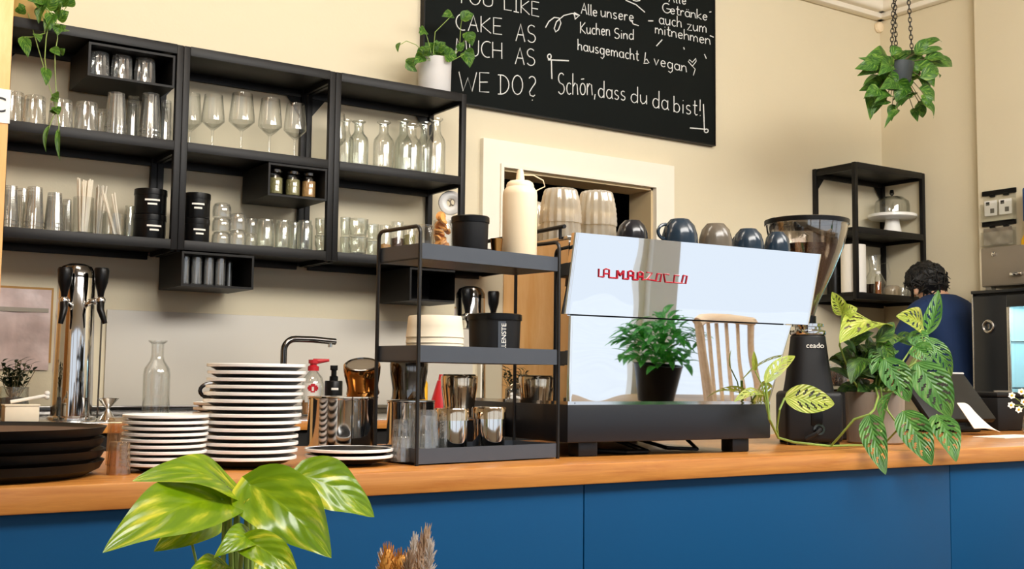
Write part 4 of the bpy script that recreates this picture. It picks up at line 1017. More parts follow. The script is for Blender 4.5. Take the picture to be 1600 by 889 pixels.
# polished back: lower and upper panel with a faint roll in the sheet
def wob(u, z):
    return .00016 * exp(-((u - .13) / .08) ** 2) * sin(2 * pi * z / .16 + 1.0) + .00018 * exp(-((u - .93) / .10) ** 2) * sin(2 * pi * z / .21)
def panel(z0, z1, xl0, xr0, xl1, xr1, off):
    b = MB(); t = .004
    def fn(u, v):
        z = z0 + (z1 - z0) * v; x = (xl0 + (xl1 - xl0) * v) + ((xr0 + (xr1 - xr0) * v) - (xl0 + (xl1 - xl0) * v)) * u
        edge = .006 * (max(0, 1 - u / .012) ** 2 + max(0, 1 - (1 - u) / .012) ** 2)
        return Vector((x, yplane(z) - off + wob(u, z) + edge, z))
    b.grid(fn, 160, 40)
    # folded edge all round
    for (a0, a1) in (((0, 0), (1, 0)), ((0, 1), (1, 1)), ((0, 0), (0, 1)), ((1, 0), (1, 1))):
        P0 = fn(*a0); P1 = fn(*a1)
        v = [b.bm.verts.new(q) for q in (P0, P1, P1 + Vector((0, .012, 0)), P0 + Vector((0, .012, 0)))]; b.bm.faces.new(v)
    return b
panel(ZP + .002, ZSM - .0015, 0.0, WB_ + .012, -.002, .685, 0.0).build('lower_back_panel', M['mirror'], em)
panel(ZSM + .0015, ZTOP, WT0 - .008, .738, 0.0, WT1, .007).build('upper_back_panel', M['mirror'], em)
# body behind: sides and top
def sidepts(y0, y1): return [(y0, ZP), (y1, ZP), (y1, ZTOP - .01), (y0 - .006, ZTOP - .01)]
b = MB()
b.prism([(.014, ZP), (MD * .72, ZP), (MD * .72, ZTOP - .20), (MD, ZTOP - .2), (MD, ZTOP - .005), (.006, ZTOP - .005)], lambda a, c: Vector((0.004, a, c)), lambda a, c: Vector((0.012, a, c)))
b.build('side_panel', M['mirror'], em)
b = MB()
b.prism([(.014, ZP), (MD * .72, ZP), (MD * .72, ZTOP - .20), (MD, ZTOP - .2), (MD, ZTOP - .005), (.006, ZTOP - .005)], lambda a, c: Vector((WB_ + .0 + .13 * (c - ZP) / .39, a, c)), lambda a, c: Vector((WB_ + .008 + .13 * (c - ZP) / .39, a, c)))
b.build('side_panel', M['mirror'], em)
b = MB(); b.box(.012, WB_ - .003, .016, MD * .7, ZP, ZTOP - .21); b.box(.012, WB_ + .06, .016, MD - .01, ZTOP - .2, ZTOP - .02); b.build('body', M['machineblack'], em)
b = MB(); b.box(0.0, WT1 - .03, .006, MD, ZTOP - .012, ZTOP - .004, .001); b.build('cup_tray', M['steel'], em)
b = MB()
b.tube([(-.004, .012, ZTOP + .018), (-.004, MD - .01, ZTOP + .018)], .005, 8); b.tube([(-.004, .03, ZTOP - .01), (-.004, .03, ZTOP + .018)], .004, 8); b.tube([(-.004, MD - .02, ZTOP - .01), (-.004, MD - .02, ZTOP + .018)], .004, 8)
b.tube([(-.004, MD - .01, ZTOP + .018), (WT1 - .03, MD - .01, ZTOP + .018)], .005, 8)
b.build('cup_rail', M['blackmetal'], em)
for k in range(2):
    x = .17 + .29 * k
    b = MB(); b.lathe([(0, .20), (.034, .20), (.034, .29), (0, .29)], c=(x, MD - .07, 0), seg=24); g_ = b.build('group_head', M['chrome'], em)
    b = MB(); b.lathe([(0, .165), (.028, .165), (.033, .172), (.033, .2), (0, .2)], c=(x, MD - .07, 0), seg=24); b.tube([(x, MD - .04, .185), (x, MD + .09, .175)], .012, 10); b.build('portafilter', M['black'], em)
b = MB(); b.tube([(.12, .2, .03), (.14, .10, .008), (.20, .05, .006), (.27, .06, .006), (.30, .14, .010), (.29, .25, .03)], .006, 8); b.tube([(.36, .25, .03), (.38, .12, .008), (.45, .09, .006), (.5, .2, .03)], .005, 8); b.build('cable', M['black'], em)
# small hook reflected at the left, and the badge
b = MB()
lw = [([(130, 190), (130, 305), (200, 310)], 1), ([(205, 315), (205, 205), (235, 192), (282, 205), (282, 322)], 1), ([(207, 262), (280, 266)], 1), ([(282, 320), (395, 328)], 1.1),
      ([(400, 338), (402, 212)], 2.2), ([(402, 215), (445, 290), (490, 222)], 2.2), ([(492, 215), (492, 338), (560, 340)], 2.2),
      ([(565, 348), (562, 232), (600, 222), (636, 240), (636, 350)], 2.0), ([(565, 290), (634, 296)], 2.0), ([(636, 350), (700, 352)], 1.5),
      ([(706, 358), (704, 246), (740, 238), (774, 252), (774, 360)], 2.0), ([(706, 306), (772, 310)], 2.0),
      ([(832, 243), (912, 252), (842, 345), (775, 352)], .9), ([(842, 345), (965, 366)], 1),
      ([(990, 262), (1052, 268), (1034, 380), (970, 374), (990, 262)], 1), ([(1160, 276), (1085, 266), (1110, 385), (1215, 392)], 1), ([(1305, 292), (1245, 285), (1232, 392), (1345, 402)], 1), ([(1372, 290), (1424, 296), (1408, 408), (1350, 402), (1372, 290)], 1.1)]
for pts, w in lw:
    q = []
    for (a, c) in pts:
        x, z = mpt(920 + a / 9.412, 400 + c / 9.412, -.02); q.append((x, yplane(z) - .0082, z))
    b.tube(q, .0013 * (1 + .5 * w), 6)
b.build('red_lettering', M['redlet'], em)
ZMT = CT + ZTOP - .004 + e
def mach_item(px, depth):
    d = ray(px, 360); q = CAM + d * ((CM + depth) / d.dot(my_)); return Vector((q.x, q.y, ZMT)), mpp(q)
# cups upside down on the machine
for k, (px, top, w, dp, m, lab, rz) in enumerate(((988, 345, 50, .05, 'navy', 'black cup with a pale loop handle, leftmost of the cups on the machine', 1.2), (1062, 343, 58, .048, 'cupblue', 'large blue-grey cup upside down on the machine, handle to the left', 3.0),
                                     (1118, 350, 54, .05, 'cuptaupe', 'taupe cup upside down among the blue ones on the machine', 1.4), (1169, 358, 50, .05, 'cupblue', 'blue-grey cup upside down right of the taupe cup', 1.5), (1214, 363, 42, .05, 'cupblue', 'small blue-grey cup upside down, rightmost on the machine', 1.0))):
    base, kk = mach_item(px, dp)
    hh = at_y(px, top, base.y).z - ZMT
    cup(tuple(base), rz, w * kk / 2, hh, m, lab, 'cups upside down on the machine')
# ribbed tumblers in nested stacks
for j, (px, yt, w, dp, n) in enumerate(((876, 296, 64, .14, 2), (932, 300, 62, .14, 2), (826, 318, 72, .32, 2))):
    d = ray(px, yt); q = CAM + d * ((CM + dp) / d.dot(my_)); h = q.z - ZMT; r = w * mpp(q) / 2
    st = h * .36; gh = h - st * (n - 1)
    for k in range(n):
        o = gl('dimple', gh, r).build('ribbed_tumbler', M['ribglass'], None, (q.x, q.y, ZMT + st * k))
        tag(o, 'upside-down ribbed tumbler on the espresso machine, %s of the %s stack' % (('bottom', 'middle', 'top')[k] if n == 3 else ('bottom', 'top')[k], ('middle', 'right-hand', 'half-hidden left')[j]), 'glass', 'ribbed tumblers on the machine')

# ------------------------------------------------------------------ coffee grinder
gp = at_z(1262, 690, CT); GX, GY = at_y(1263, 600, 2.26).x, 2.26
gk = mpp((GX, GY, CT))
gr = thing('coffee_grinder', 'black coffee grinder with a clear bean hopper right of the espresso machine', 'coffee grinder', (GX, GY, CT), radians(-38))
def gz(py): return at_y(1263, py, GY).z - CT
b = MB(); b.box(-.080, .080, -.09, .09, .008, gz(611), .014, seg=3); b.build('base', M['blackmatte'], gr)
for sx in (-1, 1):
    for sy in (-1, 1):
        b = MB(); b.lathe([(0, 0), (.012, 0), (.012, .01), (0, .01)], c=(sx * .06, sy * .07, 0), seg=16); b.build('foot', M['black'], gr)
z0 = gz(614); z1_ = gz(527)
b = MB()
def body(u, v):
    a = 2 * pi * u; z = z0 + (z1_ - z0) * v; w = .074 + (.050 - .074) * v ** .8; dd = .074 + (.052 - .074) * v
    c = cos(a); s = sin(a); k = 1 / (abs(c) ** 3 + abs(s) ** 3) ** (1 / 3)
    return Vector((w * c * k * .95, dd * s * k * .95, z))
b.grid(body, 48, 10); b.lathe([(.05, z1_), (.046, z1_ + .006), (0, z1_ + .006)], seg=32); b.build('motor_housing', M['blackmatte'], gr)
b = MB(); zc = z1_ + .006
b.lathe([(0, zc), (.049, zc), (.051, zc + .006), (.049, zc + .013), (.036, zc + .016), (.036, zc + .022), (.044, zc + .024), (.044, zc + .032), (.024, zc + .036), (0, zc + .036)], seg=48, ribs=24, rib=.008); b.build('burr_collar', M['chrome'], gr)
b = MB(); zn = zc + .036; b.lathe([(0, zn), (.024, zn), (.024, zn + .018), (.018, zn + .022), (0, zn + .022)], seg=28); b.build('hopper_neck', M['black'], gr)
zh = zn + .022; zT = gz(347)
RH = 64 * gk
prof = [(.020, zh), (.030, zh + (zT - zh) * .12), (RH * .62, zh + (zT - zh) * .45), (RH * .88, zh + (zT - zh) * .72), (RH * .98, zh + (zT - zh) * .9), (RH, zT)]
b = MB(); b.lathe(prof + [(r - .003, z) for r, z in reversed(prof)], seg=56); b.build('hopper', M['smokeglass'], gr)
b = MB(); b.lathe([(0, zh + .004)] + [(r - .006, z + .002) for r, z in prof[:4]] + [(RH * .89 - .006, zh + (zT - zh) * .74), (0, zh + (zT - zh) * .78)], seg=48); o = b.build('coffee_beans', M['beans'], gr); o['kind'] = 'stuff'
b = MB(); b.lathe([(RH - .002, zT - .012), (RH * 1.02, zT - .012), (RH * 1.02, zT + .002), (RH * .99, zT + .005), (0, zT + .007), (0, zT + .004), (RH * .98, zT + .002)], seg=56); b.build('hopper_lid', M['smokeglass'], gr)
b = MB(); b.lathe([(RH * 1.005, zT - .010), (RH * 1.03, zT - .010), (RH * 1.03, zT + .003), (RH * 1.005, zT + .003), (RH * 1.005, zT - .010)], seg=56); b.build('hopper_rim', M['black'], gr)
text('lettering', 'ceado', .021, M['paper'], gr, (.010, -.0545, gz(541)), (radians(86), 0, 0), .0008)
b = MB(); b.box(-.01, .022, -.093, -.089, .055, .10, .002); b.build('switch_plate', M['black'], gr)
b = MB(); b.tube([(.012, -.09, .045), (.012, -.105, .045), (.0, -.115, .035), (-.03, -.112, .02)], .006, 8); b.build('power_plug', M['blackmetal'], gr)
b = MB(); b.lathe([(.010, 0), (.016, 0), (.016, .004), (.010, .004)], c=(0, 0, 0), seg=20, M_=Matrix.Translation((.012, -.089, .045)) @ Matrix.Rotation(radians(90), 4, 'X')); b.build('socket_ring', M['darkchrome'], gr)
# black box and bean jar right of the grinder
p = at_y(1310, 650, 2.42)
bb = thing('black_box', 'black box on the bar between the grinder and the monstera pot', 'box', (p.x + .01, 2.42, zt))
b = MB(); b.box(-.075, .075, -.06, .06, 0, at_y(1310, 612, 2.36).z - CT, .005); b.build('body', M['blackmatte'], bb); b = MB(); zz = at_y(1310, 612, 2.36).z - CT; b.box(-.076, .076, -.061, .061, zz, zz + .006, .002); b.build('lid', M['black'], bb)
p = at_y(1309, 590, 2.42); hh = .07
bj = thing('bean_jar', 'small glass jar of coffee beans on the black box behind the grinder', 'jar', (p.x, 2.42, zt + zz + .006 + e))
gl('jar', .078, .036).build('glass', M['thickglass'], bj)
b = MB(); b.lathe([(0, .009), (.031, .009), (.031, .06), (0, .063)], seg=24); b.build('contents', M['beans'], bj)
# ------------------------------------------------------------------ plants
def look(p, up=.35, side=0.0):
    v = (CAM - Vector(p)).normalized(); return v + Vector((0, 0, up)) + RIGHT * side
# --- golden pothos in the foreground
PX0 = at_y(372, 889, 1.36)
pst = thing('plant_stool', 'wooden plant stool in front of the bar, below the edge of the photo', 'stool', (.43, 1.36, 0))
b = MB(); b.lathe([(0, .56), (.15, .56), (.155, .57), (.155, .585), (.15, .59), (0, .59)], seg=40); b.build('seat', M['lightwood'], pst)
for a in (45, 135, 225, 315):
    b = MB(); b.tube([(.10 * cos(radians(a)), .10 * sin(radians(a)), .56), (.14 * cos(radians(a)), .14 * sin(radians(a)), 0)], [.018, .014], 10); b.build('leg', M['lightwood'], pst)
PR = Vector((PX0.x, 1.36, .592))
pt = thing('golden_pothos', 'large yellow-green pothos plant in front of the bar at the lower left', 'plant', PR)
b = MB(); b.lathe([(0, 0), (.062, 0), (.07, .01), (.08, .135), (.084, .14), (.084, .155), (.076, .155), (.072, .13), (0, .125)], seg=36); b.build('pot', M['potgrey'], pt)
b = MB(); b.lathe([(0, .127), (.071, .131), (.06, .14), (0, .143)], seg=24); b.build('soil', M['soil'], pt)
leaves = [  # base px, tip px, width px, Y base, Y tip, normal tweak, curl, fold, droop
    ((372, 775), (206, 752), 92, 1.38, 1.30, (0, .9), .13, .10), ((345, 781), (160, 864), 118, 1.34, 1.22, (0, .55), .10, .10), ((392, 757), (518, 872), 124, 1.34, 1.26, (0, .6), .14, .12),
    ((470, 742), (585, 808), 92, 1.44, 1.42, (0, .75), .12, .10), ((384, 846), (470, 915), 66, 1.28, 1.22, (0, .8), .16, .15), ((392, 842), (334, 872), 52, 1.30, 1.26, (0, .4), .2, .2),
    ((340, 800), (240, 862), 70, 1.44, 1.42, (.3, .5), .10, .1), ((395, 808), (452, 846), 64, 1.44, 1.42, (-.3, .5), .12, .12), ((352, 885), (296, 892), 44, 1.30, 1.26, (0, .6), .1, .1), ((400, 868), (424, 905), 40, 1.40, 1.38, (.2, .4), .1, .1)]
for (B_, T_, w, y0, y1, (sd_, up_), cu, fo) in leaves:
    P0 = at_y(B_[0], B_[1], y0); P1 = at_y(T_[0], T_[1], y1)
    b = MB(); b.leaf(P0 - PR, P1 - PR, w * mpp(P0), look(P0, up_, sd_), cu, fo, 'heart', wave=.10, nu=26, nv=16); b.build('leaf', M['plant'], pt)
b = MB()
def stalk(pts, r): b.tube([at_y(x, y, Y) - PR for x, y, Y in pts] , r, 8)
root = PR + Vector((0, 0, .135))
for pts, r in (([(372, 775, 1.38), (352, 800, 1.37), (348, 889, 1.36)], .0032), ([(345, 781, 1.34), (358, 800, 1.35), (362, 889, 1.36)], .0034), ([(392, 757, 1.34), (386, 775, 1.35), (385, 889, 1.36)], .0036), ([(470, 742, 1.44), (420, 752, 1.42), (395, 800, 1.39), (393, 889, 1.37)], .003),
               ([(384, 846, 1.28), (378, 858, 1.3), (375, 900, 1.34)], .003), ([(340, 800, 1.44), (300, 850, 1.43), (312, 900, 1.4)], .002), ([(372, 772, 1.37), (369, 830, 1.36), (370, 890, 1.36)], .0045)):
    P = [at_y(x, y, Y) - PR for x, y, Y in pts]; P.append(Vector((P[-1].x * .6, P[-1].y * .6, .14))); b.tube(P, [r * .8] + [r] * (len(P) - 1), 8)
b.build('stems', M['stem'], pt)
b = MB(); P0 = at_y(386, 800, 1.33); P1 = at_y(400, 778, 1.33); b.leaf(P0 - PR, P1 - PR + Vector((0, 0, .0)), .035, look(P0, .1, .8), .15, .6, 'oval', nu=12, nv=8); b.build('young_leaf', M['plant'], pt)
# --- dried grasses
VB = Vector((at_y(635, 889, 1.42).x, 1.42, .592))
dg = thing('dried_grass_bouquet', 'dry pampas and bunny tail grasses at the bottom edge in front of the blue bar', 'dried flowers', (VB.x, VB.y, .0))
b = MB(); b.lathe([(0, 0), (.07, 0), (.075, .01), (.06, .45), (.035, .58), (.04, .62), (.034, .62), (.03, .58), (.054, .45), (0, .02)], seg=32); b.build('vase', M['potgrey'], dg)
VB = Vector((VB.x, VB.y, 0))
rd = random.Random(21)
def plume(px, py, Y, length, wid, m, nm, n=150, slim=.55):
    T_ = at_y(px, py, Y) - VB; B_ = Vector((0, 0, .60)); ax = (T_ - B_).normalized(); S0 = T_ - ax * length
    b = MB(); b.tube([B_, S0.lerp(B_, .4), S0, T_ - ax * .01], .0014, 5)
    for k in range(n):
        u = rd.random(); c = S0 + (T_ - S0) * u; a = rd.uniform(0, 6.28); sd_ = ax.orthogonal().normalized(); sd_ = (Matrix.Rotation(a, 3, ax) @ sd_)
        w = wid * sin(pi * (.12 + .80 * u)) ; q = c + sd_ * w * rd.uniform(.5, 1) + ax * wid * rd.uniform(.5, 1.6)
        b.tube([c, c.lerp(q, .5) + sd_ * w * .1, q], [.0012, .0013, .0002], 4)
    b.build(nm, M[m], dg)
def bunny(px, py, Y, h, r):
    T_ = at_y(px, py, Y) - VB; B_ = Vector((0, 0, .60)); ax = (T_ - B_).normalized(); b = MB(); b.tube([B_, T_ - ax * h], .0012, 5)
    c = T_ - ax * h * .5; b.sphere((0, 0, 0), 1, sub=3)
    for v in b.bm.verts:
        if v.co.length > .98 and abs(v.co.length - 1) < .02 and v.index >= 0 and (v.co - Vector((0, 0, 0))).length < 1.02 and len(v.link_faces) >= 5 and all(len(f.verts) == 3 for f in v.link_faces):
            v.co = Vector((v.co.x * r, v.co.y * r, v.co.z * h * .5)) + c
    for k in range(170):
        z = rd.uniform(-1, 1); a = rd.uniform(0, 6.28); q = sqrt(1 - z * z); d = Vector((q * cos(a), q * sin(a), z)); P = c + Vector((d.x * r, d.y * r, d.z * h * .5)); b.tube([P, P + (d * .5 + ax * .9) * .008], [.0008, .0002], 3)
    b.build('bunny_tail', M['bunny'], dg)
bunny(603, 858, 1.42, .058, .011); bunny(628, 868, 1.38, .05, .012); bunny(618, 880, 1.45, .05, .012)
plume(664, 842, 1.44, .12, .020, 'pampas', 'pampas_plume', 230); plume(648, 848, 1.47, .10, .014, 'grassw', 'grass_plume', 150); plume(672, 853, 1.40, .10, .015, 'grassw', 'grass_plume', 150); plume(596, 872, 1.47, .09, .012, 'grassw', 'grass_plume', 90); plume(640, 870, 1.36, .08, .016, 'pampas', 'pampas_plume', 140)

# --- monstera on the bar
MPp = at_y(1368, 690, 2.20); MP = Vector((MPp.x, 2.20, zt)); mr = 45 * mpp(MP); mh = at_y(1368, 613, 2.12).z - zt
mo = thing('monstera', 'trailing hole-leaved monstera in a taupe pot on the right of the bar', 'plant', MP)
b = MB(); b.lathe([(0, 0), (mr * .92, 0), (mr * .96, .004), (mr, mh - .004), (mr * .99, mh), (mr * .93, mh), (mr * .9, mh - .02), (0, mh - .02)], seg=44); b.build('pot', M['pottaupe'], mo)
b = MB(); b.lathe([(0, mh - .019), (mr * .9, mh - .019), (mr * .6, mh - .008), (0, mh - .004)], seg=28); b.build('soil', M['soil'], mo)
ml = [  # base, tip, width px, Yb, Yt, mat, (side, up), curl, fold
    ((1316, 492), (1300, 456), 24, 2.2, 2.2, 'monstpale', (.2, .1), .1, .25), ((1315, 493), (1340, 482), 26, 2.2, 2.16, 'monstpale', (0, .5), .2, .2),
    ((1376, 516), (1312, 536), 62, 2.22, 2.12, 'monstpale', (0, .8), .16, .15), ((1442, 508), (1400, 494), 40, 2.24, 2.2, 'monstpale', (0, .2), .12, .2),
    ((1444, 525), (1466, 453), 32, 2.26, 2.3, 'monst', (-.5, .1), -.08, .25), ((1447, 528), (1487, 588), 30, 2.26, 2.22, 'monst', (.3, .3), .16, .25),
    ((1382, 560), (1421, 628), 46, 2.12, 2.06, 'monst', (.1, .35), .12, .18), ((1432, 566), (1486, 652), 58, 2.12, 2.04, 'monst', (.15, .3), .12, .16),
    ((1464, 648), (1494, 722), 42, 1.97, 1.86, 'monst', (.2, .2), .12, .2), ((1411, 642), (1456, 727), 50, 1.95, 1.85, 'monst', (0, .3), .12, .2),
    ((1358, 648), (1384, 742), 40, 1.95, 1.84, 'monst', (-.2, .2), .10, .22), ((1374, 530), (1398, 566), 24, 2.16, 2.12, 'plantmid', (-.3, .2), .1, .3),
    ((1427, 540), (1456, 566), 36, 2.2, 2.14, 'monst', (0, .6), .15, .2), ((1400, 530), (1440, 545), 30, 2.25, 2.25, 'monst', (.2, .7), .15, .2), ((1396, 612), (1380, 660), 24, 2.08, 2.0, 'monst', (-.6, .1), .1, .3),
    ((1226, 622), (1304, 631), 46, 1.99, 1.94, 'monstpale', (0, .3), .10, .12), ((1196, 598), (1242, 556), 26, 2.0, 2.02, 'monstpale', (-.2, .5), .10, .2), ((1180, 580), (1178, 548), 9, 2.0, 2.0, 'monstpale', (0, .1), .05, .4),
    ((1194, 618), (1147, 628), 22, 2.02, 2.0, 'monstpale', (0, .9), .15, .2), ((1335, 540), (1322, 590), 34, 2.3, 2.3, 'plantdk', (0, .3), .1, .2), ((1392, 548), (1362, 585), 40, 2.2, 2.14, 'monst', (-.2, .5), .14, .2), ((1424, 518), (1446, 548), 34, 2.22, 2.18, 'monst', (.3, .5), .14, .2), ((1352, 560), (1330, 600), 34, 2.18, 2.14, 'plantdk', (-.3, .3), .14, .2), ((1405, 525), (1382, 545), 30, 2.26, 2.22, 'plantmid', (0, .6), .14, .2)]
for (B_, T_, w, y0, y1, m, (sd_, up_), cu, fo) in ml:
    P0 = at_y(B_[0], B_[1], y0); P1 = at_y(T_[0], T_[1], y1)
    b = MB(); b.leaf(P0 - MP, P1 - MP, w * mpp(P0), look(P0, up_, sd_), cu, fo, 'oval', holes=w > 20 and m != 'plantdk', wave=.04, nu=16, nv=10); b.build('leaf', M[m], mo)
b = MB(); rd = random.Random(31)
for k in range(46):
    a = rd.uniform(0, 6.28); q = mr * rd.uniform(.2, 1.15); P0 = Vector((q * cos(a), q * sin(a) + .02, mh + rd.uniform(-.01, .15))); aa = rd.uniform(0, 6.28)
    P1 = P0 + Vector((.07 * cos(aa), .07 * sin(aa), rd.uniform(-.02, .06))); b.leaf(P0, P1, .042, (rd.uniform(-.5, .5), -1, .8), .15, .2, 'oval', nu=8, nv=4)
b.build('inner_foliage', M['plantdk'], mo)
b = MB()
def vine(pts, r, m=None): b.tube([at_y(x, y, Y) - MP for x, y, Y in pts], r, 8)
rt = (1366, 606, 2.2)
for pts, r in (([(1316, 492, 2.2), (1312, 540, 2.2), (1330, 590, 2.2), (1345, 612, 2.2)], .0028), ([(1376, 516, 2.22), (1374, 560, 2.22), (1366, 612, 2.2)], .0028), ([(1442, 510, 2.24), (1440, 540, 2.24), (1410, 590, 2.22), (1385, 612, 2.2)], .0028),
               ([(1447, 525, 2.26), (1440, 550, 2.24), (1405, 600, 2.2), (1390, 614, 2.2)], .003), ([(1382, 560, 2.12), (1376, 590, 2.16), (1370, 612, 2.2)], .0028), ([(1432, 566, 2.12), (1400, 585, 2.16), (1384, 612, 2.2)], .003),
               ([(1464, 648, 1.97), (1462, 655, 1.98), (1425, 662, 2.02), (1400, 660, 2.03), (1386, 640, 2.06), (1384, 618, 2.13), (1380, 608, 2.18)], .0028), ([(1411, 642, 1.95), (1404, 670, 1.97), (1385, 690, 2.02), (1376, 676, 2.04), (1380, 640, 2.06), (1376, 606, 2.16)], .0028),
               ([(1358, 648, 1.95), (1335, 655, 1.98), (1310, 684, 2.02), (1298, 697, 2.05), (1275, 695, 2.04), (1240, 691, 2.03), (1216, 684, 2.02), (1202, 655, 2.0), (1196, 598, 2.0)], .0034), ([(1226, 622, 1.99), (1218, 640, 1.99), (1214, 668, 2.01), (1216, 684, 2.02)], .0026), ([(1194, 618, 2.02), (1198, 640, 2.02), (1203, 658, 2.01)], .0018), ([(1180, 580, 2.0), (1190, 600, 2.0), (1197, 628, 2.0)], .0016),
               ([(1358, 648, 1.95), (1366, 640, 2.03), (1372, 620, 2.1), (1368, 606, 2.18)], .003), ([(1298, 697, 2.05), (1325, 696, 2.06), (1355, 696, 2.08)], .003), ([(1396, 612, 2.08), (1380, 612, 2.14), (1370, 606, 2.19)], .002), ([(1427, 540, 2.2), (1400, 580, 2.2), (1376, 608, 2.2)], .0024)):
    vine(pts, r)
b.build('stems', M['stem'], mo)

# --- hanging basket by the corner
HY = 3.35; hc = at_y(1402, 118, HY); hk = mpp(hc)
hg = thing('hanging_pothos', 'variegated pothos in a dark pot hanging on chains from the ceiling', 'hanging plant', (hc.x, HY, hc.z - .06))
HB = Vector((hc.x, HY, hc.z - .06))
b = MB(); b.lathe([(0, 0), (.048, 0), (.058, .02), (.075, .10), (.078, .115), (.07, .115), (.066, .1), (0, .095)], seg=32); b.build('pot', M['darkpot'], hg)
def chain(P0, P1, nm):
    b = MB(); ax = (P1 - P0); n = int(ax.length / .021); ax.normalize(); sd_ = ax.orthogonal().normalized()
    for k in range(n):
        c = P0 + ax * (.021 * (k + .5)); s2 = (Matrix.Rotation(pi / 2 * (k % 2), 3, ax) @ sd_)
        b.tube([c + ax * .0145 * cos(a) + s2 * .0075 * sin(a) for a in [2 * pi * j / 8 for j in range(9)]], .0022, 5, cap=False)
    b.build(nm, M['rackblack'], hg)
hook = Vector((.0, 0, CEIL - HB.z))
for px, py in ((1393, 85), (1400, 92), (1425, 82)):
    q = at_y(px, py, HY + (.05 if px == 1400 else -.03)) - HB; tp_ = at_y({1393: 1399, 1400: 1401, 1425: 1413}[px], -30, HY) - HB
    dirv = (tp_ - q); P1 = q + dirv * ((CEIL - HB.z - q.z) / dirv.z) if False else tp_
    chain(q, Vector((P1.x + (P1.x - q.x) * .25, P1.y, CEIL - HB.z - .01)), 'chain')
b = MB(); st = MB(); rd = random.Random(5)
hl = [((1370, 95), (1335, 108), 24), ((1385, 92), (1352, 90), 28), ((1378, 128), (1342, 142), 26), ((1372, 140), (1350, 152), 22), ((1376, 150), (1366, 178), 26), ((1384, 158), (1362, 168), 24), ((1396, 125), (1374, 140), 30), ((1410, 100), (1440, 84), 26), ((1432, 82), (1453, 60), 18), ((1440, 74), (1471, 66), 14),
      ((1442, 96), (1488, 104), 22), ((1448, 92), (1480, 96), 20), ((1432, 108), (1468, 122), 26), ((1440, 120), (1466, 108), 22), ((1436, 124), (1452, 146), 26), ((1438, 140), (1460, 160), 26), ((1440, 158), (1458, 186), 22), ((1436, 160), (1442, 184), 16), ((1416, 138), (1400, 160), 26), ((1422, 146), (1408, 166), 22), ((1394, 165), (1393, 190), 14), ((1405, 110), (1420, 128), 28),
      ((1390, 104), (1372, 118), 26), ((1400, 92), (1415, 80), 22), ((1418, 112), (1436, 100), 28), ((1404, 128), (1424, 146), 26), ((1386, 116), (1398, 140), 26)]
hl = hl + [((a[0] + rd.uniform(-14, 14), a[1] + rd.uniform(-10, 12)), (c[0] + rd.uniform(-12, 8), c[1] + rd.uniform(-10, 12)), w_ * .8) for a, c, w_ in hl]
for k, (B_, T_, w) in enumerate(hl):
    y0 = HY + rd.uniform(-.09, .05); P0 = at_y(B_[0], B_[1], y0) - HB; P1 = at_y(T_[0], T_[1], y0 + rd.uniform(-.05, .03)) - HB
    b.leaf(P0, P1, w * hk * 1.05, look(P0 + HB, rd.uniform(-.1, .9), rd.uniform(-.6, .6)), .16, .22, 'heart', wave=.12, nu=9, nv=5)
    st.tube([P0, P0 * .5 + Vector((0, 0, .06)), Vector((P0.x * .12, P0.y * .12, .1))], .0018, 5)
b.build('foliage', M['plantmid'], hg); st.build('stems', M['darkstem'], hg)

# --- trailing plant on the left shelf
p = at_y(40, 18, 4.14); TB = Vector((p.x, 4.14, z3))
tr_ = thing('trailing_pothos', 'trailing pothos in an ochre pot on top of the left shelf', 'plant', TB)
b = MB(); b.lathe([(0, 0), (.068, 0), (.074, .006), (.082, .13), (.076, .13), (.07, .12), (0, .115)], seg=32); b.build('pot', M['terr'], tr_)
b = MB(); b.lathe([(0, .116), (.07, .118), (0, .125)], seg=24); b.build('soil', M['soil'], tr_)
b = MB(); st = MB()
tl = [((66, 10), (64, 34), 18), ((72, 12), (90, -8), 22), ((88, 20), (98, 2), 18), ((92, 30), (108, 18), 20), ((80, 22), (78, 48), 18), ((94, 40), (90, 56), 20), ((88, 46), (98, 40), 12), ((36, 60), (44, 90), 18), ((56, 54), (62, 66), 14), ((82, 76), (94, 88), 14), ((94, 82), (102, 76), 12), ((70, 108), (72, 134), 16), ((74, 116), (66, 120), 8), ((86, 146), (92, 156), 12), ((82, 152), (92, 160), 10), ((86, 168), (92, 180), 14), ((82, 176), (88, 168), 10), ((76, 200), (72, 238), 8), ((92, 205), (94, 252), 8), ((62, 6), (46, -4), 20), ((104, 8), (112, -10), 20), ((30, 20), (36, 6), 16)]
TY_ = 3.985
tl = tl + [((a[0] + rd.uniform(-8, 8), a[1] + rd.uniform(-6, 6)), (c[0] + rd.uniform(-8, 8), c[1] + rd.uniform(-6, 6)), w_ * .85) for a, c, w_ in tl if a[1] < 50]
for k, (B_, T_, w) in enumerate(tl):
    P0 = at_y(B_[0], B_[1], TY_) - TB; P1 = at_y(T_[0], T_[1], TY_ - .02) - TB
    b.leaf(P0, P1, w * mpp(P0 + TB) * 1.1, look(P0 + TB, rd.uniform(0, .5), rd.uniform(-.7, .7)), .14, .25, 'heart', nu=9, nv=5)
for pts in ([(62, 0), (74, 14), (88, 30), (90, 60), (86, 82), (86, 110), (88, 146), (88, 172), (80, 190), (76, 202)], [(88, 172), (92, 190), (92, 206)], [(58, 0), (68, 30), (70, 52), (50, 58), (38, 58)], [(66, 4), (78, 28), (72, 60), (70, 90), (72, 110)], [(70, 0), (96, 22), (104, 10)]):
    Q = [Vector((.03 * cos(len(pts)), -.05, .12))] + [at_y(x, y, TY_ - .004) - TB for x, y in pts]; st.tube(Q, .0018, 5)
b.build('foliage', M['plantmid'], tr_); st.build('stems', M['stem'], tr_)

